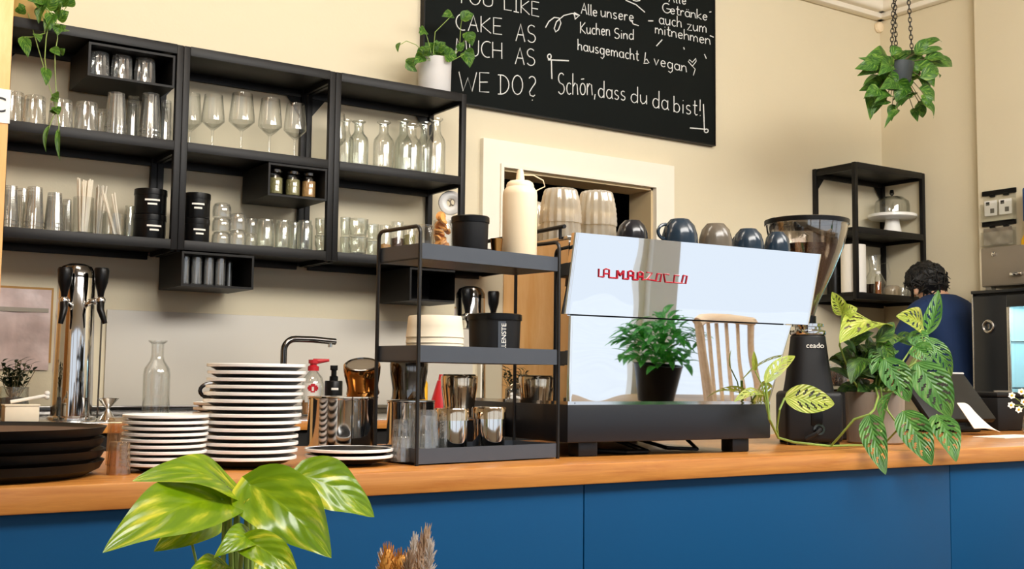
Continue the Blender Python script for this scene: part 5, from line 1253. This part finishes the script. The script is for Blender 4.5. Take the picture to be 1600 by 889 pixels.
# --- potted plant on the right shelf
p = at_y(679, 130, 4.17); WB2 = Vector((p.x, 4.17, z3)); wr = 26 * mpp(p); whh = at_y(679, 93, 4.17).z - z3
wp = thing('potted_plant', 'small leafy plant in a pale grey pot on top of the right shelf', 'plant', WB2)
b = MB(); b.lathe([(0, 0), (wr * .94, 0), (wr * .97, .004), (wr, whh - .003), (wr * .985, whh), (wr * .93, whh), (wr * .9, whh - .015), (0, whh - .016)], seg=40); b.build('pot', M['potgrey'], wp)
b = MB(); b.lathe([(0, whh - .015), (wr * .9, whh - .015), (0, whh - .008)], seg=24); b.build('soil', M['soil'], wp)
b = MB(); st = MB()
wl_ = [((668, 82), (650, 92), 22), ((676, 78), (664, 66), 22), ((684, 80), (696, 66), 24), ((690, 84), (706, 78), 24), ((672, 86), (654, 76), 20), ((680, 76), (682, 62), 20), ((696, 86), (714, 88), 22), ((648, 92), (642, 112), 22), ((636, 98), (652, 112), 14), ((664, 48), (654, 52), 16), ((660, 46), (656, 56), 12), ((706, 24), (690, 26), 16), ((722, 30), (740, 22), 20), ((724, 22), (738, 30), 16), ((730, 52), (738, 72), 20), ((728, 62), (742, 60), 14), ((726, 84), (734, 106), 22), ((728, 80), (742, 92), 18), ((716, 78), (726, 66), 12), ((624, 68), (622, 82), 8), ((660, 88), (646, 100), 18), ((686, 88), (676, 74), 24), ((700, 90), (688, 78), 22), ((662, 84), (672, 72), 18)]
rd = random.Random(77)
for k, (B_, T_, w) in enumerate(wl_):
    y0 = 4.12 + rd.uniform(-.05, .05); P0 = at_y(B_[0], B_[1], y0) - WB2; P1 = at_y(T_[0], T_[1], y0 - .02) - WB2
    b.leaf(P0, P1, w * mpp(P0 + WB2) * 1.1, look(P0 + WB2, rd.uniform(-.1, .9), rd.uniform(-.6, .6)), .15, .2, 'heart', nu=9, nv=5)
for pts in ([(676, 92), (668, 60), (664, 48)], [(676, 92), (680, 50), (706, 24)], [(704, 96), (718, 76), (720, 40), (722, 28)], [(704, 96), (726, 84)], [(672, 92), (650, 70), (635, 64), (625, 70)], [(672, 94), (652, 90), (645, 95)], [(718, 76), (728, 58)], [(690, 92), (700, 82)]):
    Q = [Vector((0, 0, whh - .01))] + [at_y(x, y, 4.12) - WB2 for x, y in pts]; st.tube(Q, .0016, 5)
b.build('foliage', M['plantmid'], wp); st.build('stems', M['stem'], wp)
# ------------------------------------------------------------------ things on the corner shelf
SY = 4.17
base, h, r = px_item(1394, 331, 74, 4.19, z2)
cs = thing('cake_stand', 'white pedestal cake stand under a glass dome on the corner shelf', 'cake stand', base)
hp_ = at_y(1394, 337, 4.19).z - z2
b = MB(); b.lathe([(0, 0), (r * .42, 0), (r * .40, .006), (r * .30, hp_ * .6), (r * .28, hp_ * .8), (0, hp_ * .8)], seg=36); b.build('pedestal', M['white'], cs)
b = MB(); b.lathe([(0, hp_ * .8), (r * .9, hp_ * .82), (r, hp_ * .9), (r, hp_ * 1.02), (r * .96, hp_ * 1.05), (0, hp_ * .98)], seg=48); b.build('plate', M['white'], cs)
dr = r * .72; dh = at_y(1394, 306, 4.19).z - z2 - hp_ * 1.06; d0 = hp_ * 1.06
b = MB(); o = [(dr, d0), (dr, d0 + dh * .45), (dr * .93, d0 + dh * .7), (dr * .65, d0 + dh * .9), (0, d0 + dh * .97)]
b.lathe(o + [(max(q - .003, 0), z - .003) for q, z in reversed(o)], seg=40); b.build('dome', M['glass'], cs)
b = MB(); b.lathe([(0, d0 + dh * .96), (.006, d0 + dh), (.014, d0 + dh * 1.12), (.010, d0 + dh * 1.3), (0, d0 + dh * 1.33)], seg=20); b.build('knob', M['darkchrome'], cs)
base, h, r = px_item(1333, 383, 38, 4.12, z1)
pr_ = thing('paper_towel_roll', 'white paper towel roll on the bottom board of the corner shelf', 'paper roll', base)
b = MB(); b.lathe([(.018, .004), (r, .004), (r * 1.005, h * .5), (r, h), (.018, h), (.018, .004)], seg=40); b.build('roll', M['paper'], pr_)
b = MB(); b.lathe([(0, 0), (r * .8, 0), (r * .8, .003), (.006, .004), (.006, h + .02), (0, h + .022)], seg=20); b.build('holder', M['blackmetal'], pr_)
base, h, r = px_item(1302, 393, 24, 4.25, z1)
bd = thing('black_canister', 'tall round-topped black canister at the left of the corner shelf', 'canister', (max(base.x, 4.965 + r), base.y, base.z))
b = MB(); b.lathe([(0, 0), (r, 0), (r, h * .72), (r * .9, h * .88), (r * .6, h * .97), (0, h)], seg=32); b.build('body', M['black'], bd); b = MB(); b.lathe([(r, h * .40), (r * 1.03, h * .40), (r * 1.03, h * .44), (r, h * .44)], seg=32); b.build('band', M['blackmetal'], bd)
base, h, r = px_item(1366, 399, 18, 4.23, z1)
dc = thing('coffee_decanter', 'hourglass coffee decanter with dark coffee on the corner shelf', 'decanter', base)
o = [(r * 1.6, 0), (r * 2.0, .008), (r * 2.0, h * .32), (r * .9, h * .62), (r * .85, h * .68), (r * 1.1, h)]
b = MB(); b.lathe(lathe_wall(o, .002, .005), seg=36); b.build('glass', M['glass'], dc)
b = MB(); b.lathe([(0, .006), (r * 1.9, .008), (r * 1.9, h * .30), (0, h * .30)], seg=32); b.build('coffee', M['darkliq'], dc)
b = MB(); b.tube([(r * 1.2, 0, h * .8), (r * 3.3, -.01, h * .85), (r * 3.8, -.01, h * .6), (r * 2.0, 0, h * .25)], .003, 8); b.build('handle', M['glass'], dc)
base, h, r = px_item(1372, 428, 11, 4.09, z1)
ab = thing('amber_bottle', 'small bottle of amber liquid in front of the decanter', 'bottle', base)
b = MB(); b.lathe(lathe_wall([(r, 0), (r, h * .8), (r * .6, h * .92), (r * .6, h)], .0015, .003), seg=24); b.build('glass', M['glass'], ab); b = MB(); b.lathe([(0, .003), (r * .85, .004), (r * .85, h * .62), (0, h * .62)], seg=20); b.build('contents', M['amberliq'], ab); b = MB(); b.lathe([(0, h), (r * .7, h), (r * .7, h * 1.12), (0, h * 1.12)], seg=16); b.build('cap', M['paper'], ab)
base, h, r = px_item(1394, 446, 26, 4.085, z1)
tag(gl('bowl', h, r).build('clear_dish', M['ribglass'], None, base), 'low clear dish right of the amber bottle', 'dish')
for k, (px, w) in enumerate(((1412, 15), (1424, 12), (1432, 11))):
    base, h, r = px_item(px, 449, w, 4.12 + .03 * k, z1)
    tag(gl('shot', max(h, .03), r).build('small_glass', M['thickglass'], None, base), 'tiny glass on the corner shelf, %s from the dish' % NTH[k], 'glass', 'tiny glasses on the corner shelf')

# ------------------------------------------------------------------ person
PY = 3.70; hcen = at_y(1464, 441, PY); PXW = hcen.x; pk = mpp(hcen)
pr = thing('person', 'person with dark curly hair in a navy top, back turned, behind the bar', 'person', (PXW, PY, 0))
fd = Vector((cos(radians(88)), sin(radians(88)), 0)); sd_ = Vector((fd.y, -fd.x, 0))    # facing the corner shelf; their right hand side
HZ = hcen.z; KZ = (HZ - .062) / 1.462
def body_pt(f, s, z):
    if z < 1.47: z *= KZ; s += .012
    else: f += .03
    return fd * f + sd_ * s + Vector((0, 0, z))
bm = bmesh.new(); sk = bm.verts.layers.skin.verify()
def V(p, r, root=False):
    v = bm.verts.new(p); v[sk].radius = (r, r); v[sk].use_root = root; return v
pel = V(body_pt(-.10, .02, .93), .125, True); wai = V(body_pt(-.09, .02, 1.10), .115); che = V(body_pt(-.05, .015, 1.28), .135); nb = V(body_pt(.0, .01, 1.43), .058); hd = V(body_pt(.035, 0, HZ - .035), .075); hd2 = V(body_pt(.05, 0, HZ + .045), .085)
for a, c in ((pel, wai), (wai, che), (che, nb), (nb, hd), (hd, hd2)): bm.edges.new((a, c))
for s in (-1, 1):
    sh = V(body_pt(-.02, .175 * s + .015, 1.375), .058); el = V(body_pt(.10, .24 * s, 1.13), .042); wr_ = V(body_pt(.30, .17 * s, 1.06), .028); pa = V(body_pt(.37, .16 * s, 1.045), .030)
    for a, c in ((che, sh), (sh, el), (el, wr_), (wr_, pa)): bm.edges.new((a, c))
    for j, (dx, ln) in enumerate(((-.024, .060), (-.008, .070), (.008, .066), (.022, .052))):
        k0 = V(body_pt(.40, .16 * s + dx, 1.045), .009); k1 = V(body_pt(.40 + ln * .55, .16 * s + dx, 1.04), .0085); k2 = V(body_pt(.40 + ln * .9, .16 * s + dx, 1.02), .008); bm.edges.new((pa, k0)); bm.edges.new((k0, k1)); bm.edges.new((k1, k2))
    t0 = V(body_pt(.355, .16 * s - .036 * s, 1.04), .010); t1 = V(body_pt(.39, .16 * s - .05 * s, 1.03), .009); bm.edges.new((pa, t0)); bm.edges.new((t0, t1))
    hi = V(body_pt(-.09, .09 * s + .02, .88), .085); kn = V(body_pt(-.04, .10 * s + .02, .48), .055); an = V(body_pt(-.07, .10 * s + .02, .09), .038); to = V(body_pt(.09, .11 * s + .02, .035), .034)
    for a, c in ((pel, hi), (hi, kn), (kn, an), (an, to)): bm.edges.new((a, c))
me = bpy.data.meshes.new('body'); bm.to_mesh(me); bm.free(); me.materials.append(M['skin'])
ob = bpy.data.objects.new('body', me); COL.objects.link(ob); ob.parent = pr
md = ob.modifiers.new('skin', 'SKIN'); md.use_smooth_shade = True
ms_ = ob.modifiers.new('sub', 'SUBSURF'); ms_.levels = 2; ms_.render_levels = 2
def loft(sections, seg=32):
    b = MB(); R_ = []
    for (c, rx, ry, pw) in sections:
        ring = []
        for k in range(seg):
            a = 2 * pi * k / seg; ca, sa = cos(a), sin(a); q = 1 / (abs(ca) ** pw + abs(sa) ** pw) ** (1 / pw)
            ring.append(b.bm.verts.new(Vector(c) + sd_ * (rx * ca * q) + fd * (ry * sa * q)))
        R_.append(ring)
    for A, B in zip(R_, R_[1:]):
        for k in range(seg): b.bm.faces.new((A[k], A[(k + 1) % seg], B[(k + 1) % seg], B[k]))
    b.bm.faces.new(R_[0][::-1]); b.bm.faces.new(R_[-1]); return b
# cotton top
b = loft([(body_pt(-.11, .02, .84), .185, .145, 2.4), (body_pt(-.105, .02, .95), .18, .15, 2.4), (body_pt(-.095, .02, 1.10), .165, .145, 2.4), (body_pt(-.07, .018, 1.24), .182, .145, 2.5), (body_pt(-.045, .015, 1.33), .20, .13, 2.6), (body_pt(-.03, .012, 1.395), .20, .112, 2.4), (body_pt(-.018, .01, 1.437), .155, .092, 2.1), (body_pt(-.008, .01, 1.452), .092, .078, 2.0), (body_pt(-.004, .01, 1.462), .076, .070, 2.0)])
for v in b.bm.verts:
    n = sin(v.co.z * 33 + v.co.x * 19) * sin(v.co.x * 27 - v.co.z * 11); v.co += (Vector((v.co.x, v.co.y, 0)) - Vector((body_pt(-.08, .02, 0)))).normalized() * (.006 * n)
for s in (-1, 1):
    b.tube([body_pt(-.025, .13 * s + .015, 1.385), body_pt(-.02, .185 * s + .015, 1.372), body_pt(.02, .225 * s + .01, 1.28), body_pt(.08, .245 * s, 1.16), body_pt(.11, .245 * s, 1.12)], [.070, .074, .066, .060, .060], 18)
o = b.build('top', M['shirt'], pr); q_ = o.modifiers.new('sub', 'SUBSURF'); q_.levels = 1; q_.render_levels = 1
b = loft([(body_pt(-.10, .02, .80), .17, .13, 2.4), (body_pt(-.10, .02, .98), .165, .135, 2.4)])
for s in (-1, 1): b.tube([body_pt(-.09, .085 * s + .02, .88), body_pt(-.04, .10 * s + .02, .48), body_pt(-.07, .10 * s + .02, .05)], [.10, .075, .06], 18)
b.build('trousers', M['trousers'], pr)
# curly hair: a cap of overlapping locks
b = MB(); rd = random.Random(12); hc_ = body_pt(.035, 0, HZ + .018)
b.sphere((0, 0, 0), 1, sub=4)
for v in b.bm.verts:
    d = v.co.normalized(); n = .06 * sin(d.x * 9 + d.z * 5) * sin(d.y * 11) + .045 * sin(d.z * 17 + d.x * 13) * sin(d.y * 15 + 1)
    q = d * (1 + n)
    lo = q.z < -.35
    v.co = hc_ + Vector((q.x * .104, q.y * .104, q.z * (.098 if q.z > 0 else .088))) - (fd * (-.004 if not lo else .02))
for k in range(210):
    z = rd.uniform(-.75, 1); a = rd.uniform(0, 6.28); q = sqrt(max(0, 1 - z * z)); d = Vector((q * cos(a), q * sin(a), z))
    if d.dot(fd) > .55 and z < .35: continue
    P = hc_ + Vector((d.x * .101, d.y * .101, d.z * .092)); t_ = (d.cross(Vector((rd.uniform(-1, 1), rd.uniform(-1, 1), rd.uniform(-.3, 1))))).normalized()
    pts = [P + t_ * (.02 * j - .02) + d * (.001 + .005 * sin(j * 1.6 + k)) - Vector((0, 0, .0012 * j * j)) for j in range(5)]
    b.tube(pts, [.0025, .004, .005, .0035, .001], 6)
b.build('hair', M['hair'], pr)
b = MB()
for s in (-1, 1):
    c = body_pt(.035, .083 * s, HZ - .04); b.sphere(c, .022, (.6, .6, 1.2), 2)
b.build('ears', M['skin'], pr)
b = MB(); b.sphere(body_pt(.135, 0, HZ - .02), .013, (1, 1, 1.4), 2)
for s in (-1, 1): b.sphere(body_pt(.118, .03 * s, HZ + .008), .010, (1, 1, .7), 2)
b.sphere(body_pt(.122, 0, HZ - .062), .018, (1, 1, .4), 2); b.build('face', M['skin'], pr)

# ------------------------------------------------------------------ fridge with glass door, steel box, holders
FXX = 4.98
f0 = at_x(1522, 460, FXX); f1 = at_x(1579, 480, FXX)
FH = f0.z; yb = f0.y; ya = yb - .72
fr = thing('glass_door_fridge', 'black drinks fridge with a lit glass door at the right edge', 'fridge', (FXX, yb, 0))
W_ = .72; dpt = .48
b = MB(); b.box(.012, dpt, -W_, -W_ + .03, .06, FH); b.box(.012, dpt, -.03, 0, .06, FH); b.box(dpt - .03, dpt, -W_ + .03, -.03, .06, FH); b.box(.012, dpt, -W_ + .03, -.03, FH - .04, FH); b.box(.012, dpt, -W_ + .03, -.03, .06, .12); b.build('cabinet', M['fridgeblack'], fr)
yd = f1.y - yb + .012
b = MB(); b.box(-.012, .012, yd, 0, .10, FH - .012, .003); b.box(-.012, .012, -W_, -W_ + .05, .10, FH - .012, .003); b.box(-.012, .012, -W_ + .05, yd, FH - .07, FH - .012, .003); b.box(-.012, .012, -W_ + .05, yd, .10, .17, .003); b.build('door_frame', M['fridgeblack'], fr)
b = MB(); b.box(-.004, .0, -W_ + .05, yd, .17, FH - .07); b.build('glass_pane', M['glass'], fr)
b = MB(); b.box(-.016, -.008, yd - .016, yd, .17, FH - .07, .002); b.build('handle_strip', M['steel'], fr)
b = MB(); b.box(-.013, .012, -.001, .006, .06, FH, .001); b.build('edge_strip', M['steel'], fr)
b = MB(); b.box(-.016, dpt + .004, -W_ - .004, .008, FH, FH + .016, .003); b.build('top_board', M['fridgeblack'], fr)
b = MB(); b.box(dpt - .034, dpt - .031, -W_ + .03, -.03, .12, FH - .04); b.box(.02, dpt - .03, -.033, -.030, .12, FH - .04); b.box(.02, dpt - .03, -W_ + .03, -W_ + .033, .12, FH - .04); b.build('liner', M['fridgewhite'], fr)
b = MB(); b.box(.03, dpt - .05, -W_ + .06, -.06, FH - .048, FH - .041); b.build('led_panel', M['led'], fr)
ld = bpy.data.lights.new('fridge_light', 'AREA'); ld.energy = 2.2; ld.color = (.8, .97, 1); ld.shape = 'RECTANGLE'; ld.size = .4; ld.size_y = .6
lo = bpy.data.objects.new('fridge_light', ld); COL.objects.link(lo); lo.location = (FXX + .24, yb - W_ / 2, FH - .055)
for sz in (1.32, 1.10, .88, .60):
    b = MB(); 
    for k in range(9): b.tube([(.03 + .05 * k, -W_ + .034, sz), (.03 + .05 * k, -.034, sz)], .0025, 5)
    b.tube([(.03, -W_ + .034, sz), (.03, -.034, sz)], .004, 6); b.build('wire_shelf', M['chrome'], fr)
q = at_x(1545, 510, FXX - .012)
b = MB(); b.lathe([(.021, 0), (.032, 0), (.032, .006), (.027, .009), (.021, .006), (.021, 0)], seg=36, M_=Matrix.Rotation(radians(-90), 4, 'Y')); o = b.build('badge_ring', M['steel'], fr, (-.012, q.y - yb, q.z))
b = MB(); b.box(-.003, 0, -.004, .004, -.012, .012); b.build('badge_key', M['steel'], fr, (-.012, q.y - yb, q.z))
rd = random.Random(2)
ys = [yd - .07, yd - .14, yd - .21]
for sz, hh in ((1.104, .18), (.884, .19)):
    for k, y in enumerate(ys):
        for j, x in enumerate((.08,)):
            m_ = ('greenglass', 'white', 'amberglass', 'fridgewhite', 'orange', 'white')[(k + int(sz * 10)) % 6]
            b = MB(); b.lathe([(0, 0), (.030, 0), (.030, hh * .6), (.014, hh * .78), (.012, hh * .93), (.015, hh * .94), (.015, hh), (0, hh)], seg=20)
            tag(b.build('drink_bottle', M[m_], None, (FXX + x, yb + y, sz)), 'bottle in the lit fridge, %s from the left on the %s wire shelf' % (NTH[k], 'second' if sz > 1 else 'third'), 'bottle', 'bottles in the fridge')
# steel box on the fridge
s0 = at_x(1533, 420, FXX + .03); sT = at_x(1535, 388, FXX + .03).z
sx = thing('steel_towel_dispenser', 'brushed grey metal cabinet with a lock standing on the fridge', 'cabinet', (FXX + .03, s0.y, FH + .017))
hS = sT - FH - .017
b = MB(); b.box(0, .26, -.42, 0, .018, hS, .006); b.build('body', M['grey'], sx)
b = MB(); b.box(-.003, 0, -.415, -.005, .024, hS - .006, .001); b.build('front_plate', M['grey'], sx)
q = at_x(1553, 397, FXX + .027); b = MB(); b.lathe([(0, 0), (.011, 0), (.011, .006), (0, .009)], seg=20, M_=Matrix.Rotation(radians(-90), 4, 'Y')); b.build('lock', M['chrome'], sx, (-.003, q.y - s0.y, q.z - FH - .017))
q = at_x(1590, 428, FXX + .027); b = MB(); b.box(-.022, 0, -.03, .03, -.007, .007, .004); b.build('latch', M['chrome'], sx, (-.003, q.y - s0.y, q.z - FH - .017))
for y in (-.03, -.39):
    b = MB(); b.box(.01, .05, y - .015, y + .015, 0, .019); b.build('foot', M['steel'], sx)
# brochure holders on the pier
PXX = 5.488
def hold(py0, py1, lab, cards):
    a0 = at_x(1537, py0, PXX); a1 = at_x(1588, py0, PXX); zlo = at_x(1540, py1, PXX).z
    t = thing('brochure_holder', lab, 'brochure holder', (PXX, a0.y, zlo), group='clear holders on the pier')
    w = a0.y - a1.y; h = a0.z - zlo
    b = MB(); b.box(-.004, -.001, -w, 0, 0, h); b.box(-.034, -.031, -w, 0, 0, h * .62); b.box(-.031, -.004, -w, -w + .003, 0, h * .62); b.box(-.031, -.004, -.003, 0, 0, h * .62); b.box(-.034, -.001, -w, 0, -.003, 0); b.build('clear_pocket', M['glass'], t)
    b = MB(); b.box(-.012, -.001, -w - .004, .004, h - .012, h + .014, .003)
    for yy in (-w * .3, -w * .72): b.box(-.016, -.001, yy - .014, yy + .014, h - .022, h - .008, .003)
    b.build('hanger_bar', M['black'], t)
    for k in range(cards):
        y1_ = -.02 - k * w * .45
        b = MB(); b.box(-.026, -.023, y1_ - w * .38, y1_, .03, h * .72); c_ = b.build('card', M['paper'], t)
        b = MB(); b.box(-.0272, -.026, y1_ - w * .16, y1_ - w * .05, h * .56, h * .68); b.box(-.0272, -.026, y1_ - w * .30, y1_ - w * .18, h * .28, h * .44); b.build('printing', M['blackmatte'], c_)
    if cards == 0:
        b = MB(); b.grid(lambda u, v: Vector((-.02 + .006 * sin(u * 11) * sin(v * 7), -w * .06 - w * .88 * u, .006 + h * .75 * v)), 16, 12); b.build('plastic_sleeve', M['grey'], t)
hold(304, 348, 'clear wall holder with two small printed cards above the metal cabinet', 2)
hold(352, 386, 'lower clear wall holder with a crumpled grey sleeve', 0)
q0 = at_x(1591, 292, 5.36); q1 = at_x(1600, 340, 5.36)
bf = thing('blue_bag', 'dark blue bag hanging on the pier at the right edge', 'bag', (5.487, q0.y, q0.z))
b = MB(); b.box(-.10, -.002, -.24, 0, -.18, 0, .012); b.build('bag_body', M['bluebag'], bf); b = MB(); b.tube([(-.05, -.05, -.005), (-.05, -.06, .05), (-.05, -.16, .05), (-.05, -.18, -.005)], .006, 8); b.build('strap', M['bluebag'], bf)
q2 = at_x(1590, 345, 5.36)
yg = thing('yellow_gloves', 'orange-yellow rubber gloves hanging under the blue bag at the right edge', 'gloves', (5.487, q2.y, q2.z))
b = MB()
b.tube([(-.08, -.05, .0), (-.08, -.05, -.06), (-.08, -.055, -.12)], [.035, .04, .038], 14)
for j in range(4): b.tube([(-.08, -.028 - .017 * j, -.11), (-.082, -.022 - .019 * j, -.15), (-.08, -.02 - .019 * j, -.175 + .01 * abs(j - 1.5))], [.011, .010, .007], 8)
b.tube([(-.08, -.02, -.07), (-.08, -.0, -.10), (-.08, .004, -.125)], [.014, .012, .008], 8); b.build('glove', M['yellow'], yg)

# ------------------------------------------------------------------ till corner at the right of the bar
p = at_y(1490, 640, 2.58)
pos = thing('till_terminal', 'black touch-screen till tilted back on the bar behind the monstera', 'till', (p.x, 2.62, zt), radians(-8))
b = MB(); b.box(-.10, .10, -.08, .10, 0, .02, .006); b.build('base', M['black'], pos)
b = MB(); b.tube([(0, .04, .015), (0, .03, .10)], .022, 14); b.build('neck', M['black'], pos)
Mx = Matrix.Translation((0, -.01, .122)) @ Matrix.Rotation(radians(-42), 4, 'X')
b = MB(); b.box(-.165, .165, -.012, .012, -.11, .11, .006); b.xf(Mx); b.build('screen_housing', M['blackmatte'], pos)
b = MB(); b.box(-.165, .165, -.013, .013, .110, .117, .001); b.xf(Mx); b.build('top_trim', M['potgrey'], pos)
b = MB(); b.box(-.02, .02, -.0128, -.0118, .03, .036); b.xf(Mx); b.build('maker_mark', M['paper'], pos)
pa_ = at_z(1522, 678, CT)
pap = thing('menu_sheets', 'curved stack of printed white sheets on the bar behind the monstera leaves', 'paper', (pa_.x, pa_.y - .07, zt), radians(8))
b = MB()
def sheet(u, v): return Vector((-.13 + .19 * u + .02 * v * (1 - u), .0 + .07 * v, .002 + (.02 + .085 * v) * (1 - max(0, u - .25) ** 2 * 1.45)))
b.grid(sheet, 14, 14); o = b.build('sheets', M['paper'], pap); q_ = o.modifiers.new('thick', 'SOLIDIFY'); q_.thickness = .003; q_.offset = 1
b = MB()
for r_ in range(5):
    b.grid(lambda u, v: sheet(.5 + .2 * u, .80 + .02 * v - .05 * r_ + .02) + Vector((0, -.002, .0025)), 4, 1)
b.build('printing', M['grey'], pap)
p = at_y(1562, 660, 2.62)
pri = thing('receipt_printer', 'black receipt printer at the right end of the bar', 'printer', (p.x, 2.62, zt), radians(-6))
hh = at_y(1562, 613, 2.58).z - CT
b = MB(); b.box(-.10, .095, -.075, .075, 0, hh * .86, .008); b.build('body', M['blackmatte'], pri); b = MB(); b.box(-.098, .093, -.073, .073, hh * .86, hh, .008); b.build('cover', M['blackmatte'], pri)
b = MB(); b.box(-.05, .05, -.02, -.016, hh - .001, hh + .006); b.build('paper_slot', M['grey'], pri)
p = at_y(1556, 605, 2.85)
wd = thing('white_card_stand', 'white slanted card stand behind the receipt printer', 'card stand', (p.x, 2.80, zt))
wd.location.y = 2.70
b = MB(); zt2 = at_y(1556, 594, 2.70).z - CT
b.prism([(-.05, 0), (.03, 0), (.045, zt2), (-.0, zt2)], lambda a, c: Vector((a, -.004, c)), lambda a, c: Vector((a, .004, c))); b.box(-.05, .03, -.03, .03, 0, .004); b.build('card', M['paper'], wd)
p = at_z(1580, 683, CT)
lp = MB(); lp.box(-.14, .14, -.05, .06, 0, .0025)
tag(lp.build('loose_sheet', M['paper'], None, (p.x, p.y, zt), .1), 'flat white sheet lying on the bar at the right edge', 'paper')
# white flowers
p = at_y(1592, 640, 2.40); FB = Vector((at_y(1612, 640, 2.40).x, 2.40, zt))
fl = thing('flower_vase', 'small white flowers with yellow centres reaching in from the right edge', 'flowers', FB)
b = MB(); b.lathe(lathe_wall([(.03, 0), (.035, .01), (.03, .06), (.016, .09), (.018, .11)], .002, .004), seg=28); b.build('vase', M['glass'], fl)
b = MB(); st = MB(); ce = MB()
for (px, py) in ((1580, 633), (1581, 618), (1592, 640), (1600, 628), (1596, 612)):
    c = at_y(px, py, 2.38) - FB; st.tube([(0, 0, .02), (c.x * .3, c.y * .3, .10), (c.x, c.y, c.z)], .0015, 5); nv_ = (CAM - (c + FB)).normalized()
    sx_ = nv_.orthogonal().normalized(); sy_ = nv_.cross(sx_)
    for j in range(6):
        a = j * pi / 3; d = sx_ * cos(a) + sy_ * sin(a); b.leaf(c, c + d * .013 + nv_ * .003, .011, nv_, .1, .1, 'oval', nu=5, nv=4)
    ce.sphere(c + nv_ * .003, .0042, sub=2)
b.build('petals', M['white'], fl); st.build('stems', M['stem'], fl); ce.build('flower_centres', M['yellow'], fl)

# ------------------------------------------------------------------ the window side, seen in the polished back of the machine
def spindle_chair(loc, rz):
    t = thing('spindle_chair', 'tall pale wooden spindle-back chair, seen only as a reflection in the espresso machine', 'chair', loc, rz); H_ = .25
    b = MB(); b.lathe([(0, .425), (.20, .425), (.215, .435), (.215, .455), (.19, .462), (0, .455)], seg=40); b.xf(Matrix.Translation((0, 0, H_))); b.build('seat', M['palewood'], t)
    for sx in (-1, 1):
        for sy in (-1, 1):
            b = MB(); b.tube([(sx * .13, sy * .13, .43 + H_), (sx * .19, sy * .20, 0)], [.018, .013], 10); b.build('leg', M['palewood'], t)
    for k in range(6):
        x = -.15 + .06 * k; b = MB(); b.tube([(x * .95, .17 - .3 * x * x * 4, .45 + H_), (x * 1.15, .24 - .25 * x * x * 4, .93 + H_)], .0075, 8); b.build('spindle', M['palewood'], t)
    for sx in (-1, 1):
        b = MB(); b.tube([(sx * .185, .10, .45 + H_), (sx * .225, .19, .95 + H_)], [.017, .013], 10); b.build('back_post', M['palewood'], t)
    b = MB(); b.tube([(-.235, .185, .94 + H_), (-.12, .225, .95 + H_), (0, .24, .952 + H_), (.12, .225, .95 + H_), (.235, .185, .94 + H_)], .024, 12, flat=.5); b.build('top_rail', M['palewood'], t)
    return t
spindle_chair((3.36, 0.64, 0), radians(150)).scale = (1.3, 1.15, 1)
wb = thing('window_bench', 'low pale wooden bench under the street window', 'bench', (4.9, -2.2, 0))
b = MB(); b.box(-1.6, 1.6, -.3, .3, .47, .51, .005); b.build('seat', M['lightwood'], wb)
for x in (-1.4, 1.4):
    b = MB(); b.box(x - .03, x + .03, -.26, .26, 0, .47, .004); b.build('leg', M['lightwood'], wb)
PLx = Vector((4.72, -2.1, .511))
lp_ = thing('lush_fern', 'bushy green plant in a black pot on the window bench, reflected in the espresso machine', 'plant', PLx)
b = MB(); b.lathe([(0, 0), (.12, 0), (.165, .24), (.17, .25), (.155, .25), (.15, .23), (0, .22)], seg=36); b.build('pot', M['black'], lp_)
b = MB(); rd = random.Random(8)
for k in range(210):
    a = rd.uniform(0, 6.28); rr = rd.uniform(.02, .24); z = .25 + rd.uniform(.0, .36) * (1 - rr * 1.5)
    P0 = Vector((rr * cos(a), rr * sin(a), z)); aa = a + rd.uniform(-.7, .7); P1 = P0 + Vector((.14 * cos(aa), .14 * sin(aa), rd.uniform(-.08, .08)))
    b.leaf(P0, P1, .055, (0, 0, 1), .14, .2, 'oval', nu=6, nv=4)
b.build('foliage', M['plantlush'], lp_)
b = MB(); b.lathe([(0, .221), (.134, .223), (0, .23)], seg=24); b.build('soil', M['soil'], lp_)
